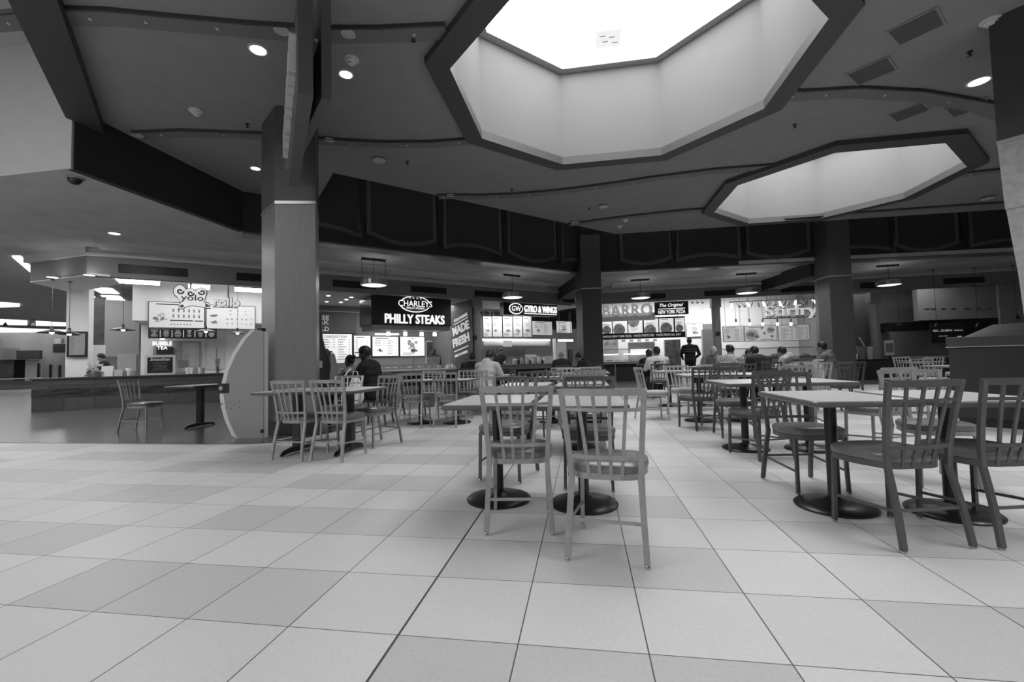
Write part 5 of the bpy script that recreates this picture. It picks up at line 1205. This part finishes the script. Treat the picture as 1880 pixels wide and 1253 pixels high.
for i, (u, v0, v1) in enumerate([(70, 663, 694), (92, 664, 692), (109, 664, 690)]):
    mall_box((u - 2, v0, u + 2, v1), -8 + i, m_black, 'gate_post', 'thin black security gate post in the mall, %s from the left' % ['first', 'second', 'third'][i], 'post', .1)['group'] = 'security gate posts'; go = [o for o in col.objects if o.name.startswith('gate_post')][-1]; go.scale = (1, 1, (go.location.z + 1.2) / 1.2); go.location.z = 0
rl = Frame((-32, 18.5), (-20, 22)); a, b_ = sU(rl, -30, 700, 0), sU(rl, 72, 700, 0); zr = rl.p(20, 695)[1]
t = thing('glass_railing', 'glass railing with pale top rail around the mall opening at far left', 'railing', rl.w((a + b_) / 2, 0, 0), rl.th); w_ = (b_ - a) / 2
MB().bb(-w_, w_, 0, .08, zr - .06, zr).build('top_rail', m_lip, t, smooth=False); MB().bb(-w_, w_, .02, .05, .15, zr - .06).build('glass_panels', mat('railing_glass', .30, .1, alpha=.10), t, smooth=False); MB().bb(-w_, w_, 0, .08, 0, .15).build('base_rail', m_lip, t, smooth=False)
for i, (u, v) in enumerate([(10, 595), (60, 596)]):
    q = onz(u, v - 9, HL - .03); pendant(q.x, q.y, HL, zat(u, v + 2, q), .25, ['bright cone pendant at the left picture edge', 'dark cone pendant over the far left mall'][i], 'cone pendants in the mall', 'cone')

# =============== fittings of the ceilings
dl = [(474, 91, .11, 'bright recessed downlight in the dark ceiling left of the hanging beam'), (635, 136, .10, 'bright recessed downlight right of the hanging beam'), (469, 309, .10, 'bright downlight just left of the big column'), (1797, 149, .14, 'bright downlight beside the near right column')]
for u, v, r_, lb in dl: q = onz(u, v, HC - .005); downlight(q.x, q.y, HC - .002, r_ * 1.05, lb)
for u, v, r_, lb in [(517, 56, .085, 'round speaker grille on the ceiling slot left of the hanging beam'), (639, 62, .08, 'round speaker grille on the ceiling slot right of the hanging beam'), (252, 248, .09, 'round grille at the left end of the second ceiling slot'), (605, 257, .08, 'round grille right of the big column head'), (696, 295, .12, 'flat ring plate on the ceiling right of the big column'), (827, 359, .09, 'round grille at the left end of the third ceiling slot'), (1056, 409, .11, 'round grille near the corner column head'), (1108, 380, .12, 'flat ring plate above the corner column'), (1812, 365, .14, 'round plate on the ceiling beside the near right column')]:
    q = onz(u, v, HC - .035); t = thing('ceiling_speaker', lb, 'speaker', (q.x, q.y, HC - .03)); MB().lathe([(r_, -.012), (r_ * .8, -.014), (r_ * .78, 0), (r_, 0), (r_, -.012)], n=24, caps=False).build('rim', mat('speaker_rim', .5, .5), t); MB().lathe([(.001, -.008), (r_ * .8, -.008), (r_ * .8, 0)], n=24).build('grille', mat('speaker_mesh', .42, .6, noise=.2, scale=200), t)
for u, v, lb in [(645, 108, 'stepped white smoke detector beside the bright downlight'), (360, 203, 'white smoke detector in the dark left ceiling'), (1818, 37, 'white smoke detector beside the near right column head'), (1148, 403, 'small white detector above the corner column, upper one'), (1138, 415, 'small white detector above the corner column, lower one')]:
    q = onz(u, v, HC); t = thing('smoke_detector', lb, 'detector', (q.x, q.y, HC)); k = 1 if u != 1138 and u != 1148 else .9
    MB().lathe([(.10 * k, 0), (.10 * k, -.015), (.085 * k, -.025)], n=24).build('base_plate', MATS['speaker_rim'], t); MB().lathe([(.07 * k, -.025), (.068 * k, -.045), (.045 * k, -.05), (.04 * k, -.075), (.001, -.08)], n=24).build('cap', mat('detector_cap', .6, .5), t)
for u, v in [(759, 68), (454, 228), (748, 297), (940, 347), (1082, 382), (1459, 229), (1780, 95)]:
    q = onz(u, v, HC); t = thing('sprinkler_head', 'tiny dark sprinkler head on the main ceiling', 'sprinkler', (q.x, q.y, HC), 0, 'sprinkler heads on the main ceiling')
    MB().lathe([(.035, 0), (.03, -.01), (.012, -.014), (.012, -.05), (.03, -.055), (.001, -.06)], n=12).build('head', m_black, t)
def ceil_vent(pts, lb):
    q = [onz(u, v, HC) for u, v in pts]; c = sum(q, Vector()) / 4; t = thing('ceiling_vent', lb, 'vent', (c.x, c.y, HC), 0, 'flat vents in the ceiling near the right column')
    p = [(a.x - c.x, a.y - c.y) for a in q]
    MB().prism(p, -.015, 0).build('vent_frame', mat('vent_frame_paint', .20, .6), t, smooth=False)
    MB().prism([(x * .88, y * .88) for x, y in p], -.02, -.015).build('vent_mesh', mat('vent_mesh', .07, .7, noise=.2, scale=90), t, smooth=False)
ceil_vent([(1625, 58), (1722, 10), (1738, 42), (1648, 84)], 'large flat vent in the ceiling at upper right'); ceil_vent([(1551, 136), (1632, 101), (1649, 126), (1573, 157)], 'flat vent in the ceiling left of and below the largest')
ceil_vent([(1629, 211), (1695, 186), (1711, 199), (1644, 224)], 'small flat vent above the second octagonal skylight'); ceil_vent([(1733, 200), (1812, 176), (1818, 192), (1748, 215)], 'flat vent touching the near right column')
q = onz(210, 428, HL); downlight(q.x, q.y, HL - .003, .13, 'bright downlight in the lower ceiling at left'); area('lower_downlight', (q.x, q.y, HL - .06), .2, 25)
q = onz(138, 326, HL); t = thing('security_camera', 'black dome camera under the lower ceiling corner at left', 'camera', (q.x, q.y, HL)); MB().lathe([(.12, 0), (.12, -.02), (.10, -.03)], n=24).build('collar', m_mid, t); MB().lathe([(.095, -.03), (.08, -.08), (.04, -.11), (.001, -.115)], n=24).build('dome', mat('dome_black', .01, .1), t)
t = thing('skylight_vent', 'white louvred box on the glazing of the big octagonal skylight', 'vent', tuple(onz(1116, 66, 6.87))); MB().bb(-.22, .22, -.22, .22, -.06, 0).build('box', mat('skylight_box_backlit', .75, .6, emit=.42), t, smooth=False)  # daylight from behind put in as the box's own glow
lv_ = MB(); [lv_.bb(x, x + .1, y, y + .015, -.066, -.06) for x, y in ((-.15, -.1), (.02, -.05), (-.1, .05), (.08, .1))]; lv_.build('louvres', m_mid, t, smooth=False)
q = onz(958, 118, 6.3)

# =============== hanging beam and sign box at the big column
e_ = Vector((1, -1)).normalized()
fb = Frame((-4.24, 5.86), (-3.24, 4.86))
mb = MB(); L_ = fb.p(596, 183)[0]; zbm = fb.p(596, 182)[1]
fb.slab(mb, .05, L_, -.03, .07, zbm, HC + .02)
struct(mb.build('wall_hanging_beam', mat('beam_grey', .12, .6), smooth=False))
fg = Frame((-4.04, 5.73), (-4.04 + .61, 5.73 - .79))
t = thing('blade_sign', 'long hanging sign box with pale channel letters seen edge-on beside the big column head', 'sign', fg.w(0, 0, 0), fg.th)
za, zb2 = 3.60, 4.62; Ls = 2.45
MB().bb(0, Ls, -.07, .07, za, zb2).build('sign_box', mat('sign_box_grey', .09, .5), t, smooth=False, bevel=.01)
tx = text('channel_letters', 'FOOD COURT', mat('channel_letter_face', .55, .5), t, Ls * .9, .34, (Ls * .5, -.10, (za + zb2) / 2), .07, .01)
MB().tube([(.3, .14, zb2 - .1), (Ls * .8, .14, zb2 - .1)], .02, 8).build('lamp_tube', mat('dim_tube', .6, .4, .3), t)
for x in (.2, Ls - .4): MB().bb(x, x + .04, -.02, .02, zb2, HC - .0).build('bracket', m_black, t, smooth=False)

# ================================================================== people
def at_depth(u, D): p = EYE + (rgt * ((u - 940) / F_PX) + fwd) * D; return p.x, p.y
skin_l = mat('skin_pale', .42, .55); skin_d = mat('skin_dark', .09, .5); skin_m = mat('skin_mid', .24, .5)
hair_b = mat('hair_black', .012, .5, noise=.4, scale=60); hair_g = mat('hair_grey', .28, .6, noise=.3, scale=60)
cloth = {n: mat('cloth_' + n, g, .85, noise=.12, scale=12, bump=.4) for n, g in (('black', .012), ('dark', .035), ('grey', .14), ('light', .46), ('white', .72), ('mid', .24))}
m_floral = mat('cloth_floral', .12, .8, noise=.6, scale=22, g2=.62); m_strp = mat('cloth_striped', .02, .8)
m_shoe = mat('shoe_pale', .45, .6); m_eye = mat('eye_dark', .01, .3); m_lips = mat('lips', .12, .5)

def remesh(mb, name, m, parent, vox, smooth_it=4):
    me = bpy.data.meshes.new(name); me.from_pydata(mb.v, [], mb.f); me.update()
    o = bpy.data.objects.new(name, me); col.objects.link(o)
    r_ = o.modifiers.new('r', 'REMESH'); r_.mode = 'VOXEL'; r_.voxel_size = vox; r_.use_smooth_shade = True
    s_ = o.modifiers.new('s', 'SMOOTH'); s_.iterations = smooth_it; s_.factor = .5
    dg = bpy.context.evaluated_depsgraph_get(); dg.update()
    n = bpy.data.meshes.new_from_object(o.evaluated_get(dg)); bpy.data.objects.remove(o); n.name = name
    n.materials.clear(); n.materials.append(m)
    o = bpy.data.objects.new(name, n); col.objects.link(o); o.parent = parent
    return o
def limb(mb, pts, rs, n=10):
    mb.tube(pts, rs, n); [mb.ball(tuple(p), r, 10) for p, r in zip(pts, rs)]
def ik(a, b, l1, l2, pole):
    d = b - a; L = min(d.length, (l1 + l2) * .999); dn = d.normalized(); x = (l1 * l1 - l2 * l2 + L * L) / (2 * L); h = math.sqrt(max(0, l1 * l1 - x * x))
    pv = (pole - dn * pole.dot(dn)).normalized(); return a + dn * x + pv * h, a + dn * L
def person(label, x, y, deg, pose='sit', lean=12, side=0, top='dark', legs='black', skin=None, hair='short', hm=None, hood=False, k=1.0, hands=None, hyaw=0, hpitch=10, sleeve='long', wide=1.0, group=None, toptype='top'):
    skin = skin or skin_m; hm = hm or hair_b; tm = cloth[top] if isinstance(top, str) else top; lm = cloth[legs]
    t = thing('person', label, 'person', (x, y, 0), R(deg), group); t.scale = (k, k, k)
    hz = .52 if pose == 'sit' else .93
    P0 = Vector((0, -.02 if pose == 'sit' else 0, hz)); A = R(-lean); Bm = Matrix.Rotation(A, 3, 'X') @ Matrix.Rotation(R(side), 3, 'Y')
    def T(x_, y_, z_): return P0 + Bm @ Vector((x_, y_, z_))
    neck, head = T(0, .0, .53), T(0, .03, .66)
    Hm = Matrix.Rotation(R(hyaw), 3, 'Z') @ Matrix.Rotation(R(-hpitch), 3, 'X')
    def Hd(x_, y_, z_): return head + Hm @ Vector((x_, y_, z_))
    body = MB()
    body.ball(tuple(head), (.076, .094, .115), 16); limb(body, [Hd(0, .035, -.06), Hd(0, .06, -.085)], [.05, .032])
    body.tube([Hd(0, .088, .01), Hd(0, .112, -.018), Hd(0, .10, -.03)], [.010, .016, .012], 6)
    for s in (-1, 1): body.ball(tuple(Hd(s * .078, -.005, -.01)), (.012, .022, .03), 8)
    limb(body, [T(0, 0, .46), neck, Hd(0, -.02, -.07)], [.07, .055, .055])
    def torso(mb, g):
        W = wide
        for z_, rx, ry, yy in ((0, .165, .125, 0), (.10, .155, .115, .005), (.22, .155, .115, .01), (.33, .175, .12, .005), (.42, .165, .11, -.005)):
            q = T(0, yy, z_); mb.ball(tuple(q), (rx * W + g, ry * W + g, .12 + g), 14)
        limb(mb, [T(-.15 * W, -.01, .45), T(0, -.01, .475), T(.15 * W, -.01, .45)], [.062 + g, .075 + g, .062 + g])
    torso(body, 0)
    arms = []
    hd = hands or [Vector((-.14, .40, .80)), Vector((.14, .40, .80))] if pose == 'sit' else (hands or [Vector((-.16, .38, 1.05)), Vector((.16, .38, 1.05))])
    for s, h in zip((-1, 1), hd):
        sh = T(s * .185 * wide, -.01, .45); el, wr = ik(sh, Vector(h), .29, .26, Vector((s * .6, -.35, -.8)))
        arms.append((sh, el, wr, s)); limb(body, [sh, sh.lerp(el, .5), el, el.lerp(wr, .4), wr], [.052, .047, .038, .037, .026])
        dr = (wr - el).normalized(); dr = (dr + Vector((0, .3, -.1))).normalized(); sd = dr.cross(Vector((0, 0, 1))).normalized(); dn = sd.cross(dr) * -1
        pc = wr + dr * .05; body.tube([wr, pc, wr + dr * .095], [.026, .04, .038], 8, True, (1, .5)) if False else limb(body, [wr, pc - sd * .012, wr + dr * .085 - sd * .018], [.024, .022, .018]); limb(body, [wr, pc + sd * .014, wr + dr * .085 + sd * .02], [.024, .022, .017])
        for f_, (o_, L) in enumerate(((-.033, .065), (-.011, .078), (.011, .072), (.032, .055))):
            b0 = wr + dr * .085 + sd * o_; b1 = b0 + dr * L * .5 + Vector((0, 0, -.006)); b2 = b1 + dr * L * .35 + Vector((0, 0, -.022)); limb(body, [b0, b1, b2], [.0105, .0095, .008], 6)
        b0 = wr + dr * .03 - sd * s * -.03; limb(body, [b0, b0 + sd * (-s * -.028) + dr * .03, b0 + sd * (-s * -.034) + dr * .062], [.013, .011, .009], 6)
    lg = []
    for s in (-1, 1):
        hp = P0 + Vector((s * .09, 0, -.01))
        if pose == 'sit': kn = Vector((s * .13, .41, .50)); an = Vector((s * .13, .40 if s > 0 else .46, .085))
        else: kn = Vector((s * .10, .03, .50)); an = Vector((s * .11, -.02, .085))
        lg.append((hp, kn, an)); limb(body, [hp, hp.lerp(kn, .5), kn, kn.lerp(an, .35), an], [.085, .075, .055, .053, .038]); limb(body, [an, an + Vector((0, .06, -.035)), an + Vector((0, .15, -.055))], [.038, .035, .026])
    remesh(body, 'body', skin, t, .0115)
    # clothing
    top_ = MB(); torso(top_, .022); f_ = 1.0 if sleeve == 'long' else .35
    for sh, el, wr, s in arms:
        if sleeve == 'long': limb(top_, [sh, sh.lerp(el, .5), el, el.lerp(wr, .5), el.lerp(wr, .93)], [.078, .070, .060, .052, .042])
        else: limb(top_, [sh, sh.lerp(el, .35), sh.lerp(el, .7)], [.078, .072, .068])
    q = T(0, 0, -.05); top_.ball(tuple(q), (.185 * wide, .15 * wide, .10), 14)
    if hood: top_.ball(tuple(T(0, -.075, .50)), (.11, .075, .085), 12); top_.ball(tuple(T(0, -.02, .51)), (.10, .09, .05), 12)
    else: limb(top_, [T(-.05, -.01, .50), T(.05, -.01, .50)], [.062, .062])
    remesh(top_, toptype, tm, t, .016, 3)
    tr = MB()
    for hp, kn, an in lg: limb(tr, [hp, hp.lerp(kn, .5), kn, kn.lerp(an, .5), an + Vector((0, 0, .03))], [.105, .092, .072, .066, .06])
    tr.ball(tuple(P0 + Vector((0, 0, -.02))), (.18, .135, .10), 12); remesh(tr, 'trousers', lm, t, .018, 2)
    for (hp, kn, an), s in zip(lg, (-1, 1)):
        sh = MB(); sh.ball((an.x, an.y + .055, .045), (.05, .145, .048), 12); sh.bb(an.x - .045, an.x + .045, an.y - .07, an.y + .18, .002, .022); sh.build('shoe', m_shoe if legs != 'dark' else m_black, t)
    # hair, face
    h = MB()
    if hair == 'bald': h.ball(tuple(Hd(0, -.022, .0)), (.080, .080, .075), 14)
    else: h.ball(tuple(Hd(0, -.018, .028)), (.088, .098, .108), 16)
    if hair == 'long': limb(h, [Hd(0, -.05, .0), Hd(0, -.08, -.12), Hd(.0, -.075, -.26)], [.085, .085, .05]); limb(h, [Hd(.07, -.01, .03), Hd(.085, .0, -.10), Hd(.08, .01, -.22)], [.03, .035, .025]); limb(h, [Hd(-.07, -.01, .03), Hd(-.085, .0, -.10), Hd(-.08, .01, -.22)], [.03, .035, .025])
    if hair == 'bun': h.ball(tuple(Hd(0, -.11, .07)), .045, 10)
    if hair == 'puffs': [h.ball(tuple(Hd(s * .05, -.09, .09)), .035, 10) for s in (-1, 1)]; h.ball(tuple(Hd(.0, -.13, .07)), .03, 8)
    if hair == 'beanie': h.ball(tuple(Hd(0, -.012, .06)), (.094, .104, .095), 14)
    if hair == 'cap': h.ball(tuple(Hd(0, -.01, .055)), (.09, .10, .085), 14); h.prism([(Hd(x_, y_, 0).x, Hd(x_, y_, 0).y) for x_, y_ in ((-.07, .06), (.07, .06), (.06, .17), (-.06, .17))], Hd(0, .1, .045).z, Hd(0, .1, .055).z)
    # cut the hair clear of the face
    vs = []
    for v in h.v:
        l = Hm.transposed() @ (Vector(v) - head)
        if l.y > .045 and l.z < .055 and hair != 'cap': l.y = .045; l.x *= .96
        vs.append(tuple(head + Hm @ l))
    h.v = vs; h.build('hair' if hair not in ('beanie', 'cap') else 'knit_cap' if hair == 'beanie' else 'cap', hm, t)
    for s in (-1, 1): MB().ball(tuple(Hd(s * .031, .083, .012)), (.012, .008, .007), 8).build('eye', m_eye, t)
    MB().ball(tuple(Hd(0, .091, -.055)), (.024, .008, .006), 8).build('mouth', m_lips, t)
    t['T'] = 0; del t['T']
    return t, T
def seat(kind, x, y, deg, label, back=.03):
    a = R(deg); return chair(kind, x + math.sin(a) * 0, y, deg, label, 'chairs with people on them')

x, y = at_depth(683, 7.7)
person('person in a big black jacket and cap sitting side-on, right of the big column', x, y, 95, lean=10, top='black', skin=skin_d, hair='cap', hm=hair_b, wide=1.42, k=1.04, hpitch=15, legs='black', toptype='jacket'); seat('b', x + .02, y, 95, 'dark chair under the person in the big black jacket')
table('disc', x - .62, y + .4, 90, 'table between the person in the black jacket and the braided child', GT, 'l')
x, y = at_depth(646, 8.3)
person('small braided child in a grey top seated facing left beside the black jacket', x, y, 80, lean=5, top='mid', skin=skin_d, hair='puffs', k=.93, hpitch=5, legs='dark', toptype='shirt'); seat('a', x, y, 80, 'chair under the small braided child')
s = sU(WL, 601, 650, 2.5); q = WL.w(s, 2.6); person('worker in black with dreadlocks behind the left end of the steak counter', q[0], q[1], 200, 'stand', 4, top='black', skin=skin_d, hair='long', hyaw=-60, k=.96, toptype='shirt')
s = sU(WL, 798, 650, 3.2); q = WL.w(s, 3.2); person('worker in dark clothes in front of the kitchen pass window', q[0], q[1], 180, 'stand', 8, top='dark', skin=skin_d, hair='short', k=.95, hyaw=-30, toptype='shirt')
x, y = at_depth(860, 11.2); person('person in black seen from behind, leaning forward left of the light hooded top', x, y, -10, lean=20, top='black', skin=skin_m, hair='short', toptype='jacket', wide=1.1); seat('b', x, y, -10, 'dark chair under the person in black by the steak counter')
x, y = at_depth(887, 8.75); person('person in a light hooded top seen from behind, eating at a table', x, y, -18, lean=22, top='light', skin=skin_m, hair='short', hood=True, hpitch=30, wide=1.12, legs='dark', toptype='hooded_top'); seat('c', x - .02, y, -14, 'pale chair under the person in the light hooded top')
x, y = at_depth(912, 9.7); person('person with long dark hair and black top facing us beside the light hooded top', x, y, 125, lean=10, top='black', skin=skin_l, hair='long', hyaw=20, hpitch=12, k=.93, toptype='jacket'); seat('b', x, y, 125, 'dark chair under the long-haired person in black')
s = sU(WL, 920, 650, 2.4); q = WL.w(s, 2.4); person('worker in dark clothes and cap behind the gyro counter', q[0], q[1], 190, 'stand', 8, top='dark', skin=skin_m, hair='cap', k=.95, toptype='shirt')
x, y = at_depth(1031, 12.6); person('person in a dark coat seen from behind before the gyro counter', x, y, 10, lean=12, top='dark', skin=skin_l, hair='bald', hm=hair_g, toptype='coat', wide=1.05); seat('b', x, y, 10, 'dark chair under the person in a dark coat')
x, y = at_depth(1080, 12.6); person('person in a dark hooded coat bending left in front of the corner column', x, y, 70, lean=28, top='black', skin=skin_m, hair='short', hood=True, hpitch=25, wide=1.15, toptype='coat'); seat('b', x, y, 70, 'dark chair under the person in the dark hooded coat')
x, y = at_depth(1206, 11.2); t, T = person('person in a white long-sleeved shirt with a dark print on the back', x, y, 2, lean=6, top='white', skin=skin_d, hair='short', wide=1.12, legs='black', toptype='shirt'); seat('b', x, y, 2, 'dark chair under the person in the printed white shirt')
pm = MB(); r = random.Random(12)
for k_ in range(26):
    a, b_ = r.uniform(-.10, .10), r.uniform(.18, .40); c = r.uniform(.015, .045); q = T(a, -.160 - .006 * r.random(), b_); pm.ball(tuple(q), (c * 1.3, .006, c * .6), 8)
pm.build('back_print', m_ink, t)['kind'] = 'stuff'
x, y = at_depth(1188, 12.0); person('person in black seated left of the printed white shirt', x, y, -25, lean=10, top='black', skin=skin_d, hair='short', legs='black', toptype='jacket', k=.97); seat('b', x, y, -25, 'dark chair under the person in black beside the white shirt')
x, y = at_depth(1266, 16.2); t, T = person('person standing at the pizza counter in a dark striped shirt', x, y, 0, 'stand', 2, top='black', skin=skin_d, hair='short', wide=1.15, toptype='shirt', hands=[Vector((-.2, .3, 1.0)), Vector((.26, .25, 1.0))])
for z in (.28, .36): 
    st_ = MB(); [st_.ball(tuple(T(xx * .19, -.157 + .035 * xx * xx, z)), (.025, .006, .012), 6) for xx in [i / 8 for i in range(-8, 9)]]; st_.build('shirt_stripe', cloth['grey'], t)
x, y = at_depth(1308, 11.4); person('older person with grey hair and grey shirt facing us at the crowded table', x, y, 175, lean=8, top='grey', skin=skin_l, hair='bald', hm=hair_g, hyaw=10, toptype='shirt', wide=1.1); seat('b', x, y, 175, 'dark chair under the older person in grey')
x, y = at_depth(1338, 10.0); person('person in a pale flowered top with dark tied hair at the crowded table', x, y, -25, lean=16, top=m_floral, skin=skin_m, hair='bun', hyaw=-25, wide=1.12, legs='dark', toptype='blouse'); seat('b', x, y, -25, 'dark chair under the flowered top')
x, y = at_depth(1372, 11.2); person('dark-haired person facing us between the flowered top and the black shirt', x, y, 165, lean=16, top='mid', skin=skin_m, hair='short', hpitch=25, k=.92, toptype='shirt'); seat('b', x, y, 165, 'dark chair beyond the crowded table')
x, y = at_depth(1402, 9.8); person('broad person in a black shirt bending over the crowded table', x, y, 22, lean=26, top='black', skin=skin_m, hair='short', wide=1.28, sleeve='short', hpitch=15, toptype='shirt'); seat('b', x, y, 10, 'dark chair under the broad black shirt')
x, y = at_depth(1462, 9.9); t, T = person('person in a grey and white hooded top leaning far to the left', x, y, 38, lean=30, top='light', skin=skin_m, hair='short', hood=True, wide=1.18, legs='black', hpitch=18, toptype='hooded_top'); seat('c', x, y, 20, 'pale chair hung with a white cloth'); 
yk = MB(); [limb(yk, [T(-.2, -.05, z), T(-.1, -.135, z + .01), T(.1, -.135, z + .01), T(.2, -.05, z)], [.05, .055, .055, .05]) for z in (.36, .40)]; remesh(yk, 'grey_shoulder_yoke', cloth['grey'], t, .014)
cl = MB(); r = random.Random(3); vs = []
for i in range(9):
    for j in range(10): vs.append((-.16 + i * .04, .02 * math.sin(i * 1.9) - (.0 if j else .03), .30 - j * .052))
cl.add(vs, [(i * 10 + j, (i + 1) * 10 + j, (i + 1) * 10 + j + 1, i * 10 + j + 1) for i in range(8) for j in range(9)])
o = cl.build('white_cloth', cloth['white'], loc=(x + .26, y - .36, .60), rz=R(20)); o.modifiers.new('s', 'SOLIDIFY').thickness = .012; tag(o, 'white cloth hanging over a chair back behind the hooded person', 'cloth')
x, y = at_depth(1524, 9.6); person('person in a grey hooded top sitting before the far right column', x, y, 48, lean=14, top='grey', skin=skin_m, hair='short', hood=True, wide=1.15, legs='black', toptype='hooded_top'); seat('b', x, y, 40, 'dark chair under the grey hooded top')
s = sU(WL, 197, 670, 2.6); q = WL.w(s, 2.55); person('worker in a dark knit cap and black top behind the dessert counter', q[0], q[1], 120, 'stand', 10, top='black', skin=skin_m, hair='beanie', k=.9, hyaw=20, hpitch=20, toptype='top')

# bags, cups and small things on tables
def onv(u, D): return at_depth(u, D)
x, y = at_depth(652, 7.1); t = thing('shopping_bag', 'white plastic bag hanging by the chair left of the black jacket', 'bag', (x, y, .42))
bg = MB(); n = 14
for a, b_ in (((.09, .05), .0), ((.13, .07), .06), ((.13, .07), .28), ((.07, .035), .40)): pass
bg.lathe([(.001, 0), (.10, .0), (.14, .08), (.13, .25), (.07, .38), (.05, .42)], n=16, sy=.6, caps=False); bg.build('bag_body', m_paper, t); MB().tube([(-.05, 0, .42), (-.03, 0, .5), (.03, 0, .5), (.05, 0, .42)], .008, 6).build('handle', m_paper, t)
x, y = at_depth(638, 7.3); t = thing('backpack', 'black bag with pale strap hung on a chair right of the big column', 'bag', (x, y, .55))
bp = MB(); bp.ball((0, 0, .18), (.13, .09, .20), 14); bp.build('bag_body', cloth['black'], t); MB().bar([(-.12, -.10, .02), (-.04, -.12, .2), (.05, -.11, .36), (.09, -.06, .42)], .008, .03).build('strap', m_paper, t)
q = WL.w(sU(WL, 611, 680, .9), .9, .55); t = thing('tall_bag', 'grey draped coat-like bag beside the black divider board', 'bag', (q[0], q[1], 0)); MB().lathe([(.001, .0), (.22, .0), (.2, .5), (.16, 1.0), (.08, 1.38), (.001, 1.42)], n=16, sy=.5).build('bag_body', cloth['mid'], t)
for u, D, lb in [(1361, 10.75, 'dark drink cup on the crowded table'), (1395, 10.6, 'white folded napkin stack on the crowded table'), (1286, 12.9, 'clear bottle with pale label on a table left of the crowd')]:
    x, y = at_depth(u, D)
    if 'bottle' in lb: t = thing('bottle', lb, 'bottle', (x, y, .742)); MB().lathe([(.001, 0), (.035, 0), (.035, .13), (.014, .18), (.014, .21)], n=14).build('body', m_mid, t); MB().lathe([(.016, .21), (.016, .23), (.001, .23)], n=12).build('cap', m_paper, t)
    else: tag(MB().lathe([(.001, 0), (.03, 0), (.042, .13), (.001, .13)], n=14).build('drink_cup' if 'cup' in lb else 'napkin_stack', m_cdark if 'cup' in lb else m_paper, loc=(x, y, .742)), lb, 'cup' if 'cup' in lb else 'napkins')
table('disc', *at_depth(1286, 13.0), 0, 'table with a clear bottle on it, left of the crowd', GT, 'l')
table('disc', *at_depth(1033, 13.7), 0, 'table before the gyro counter where the dark coat sits', GT, 'l')
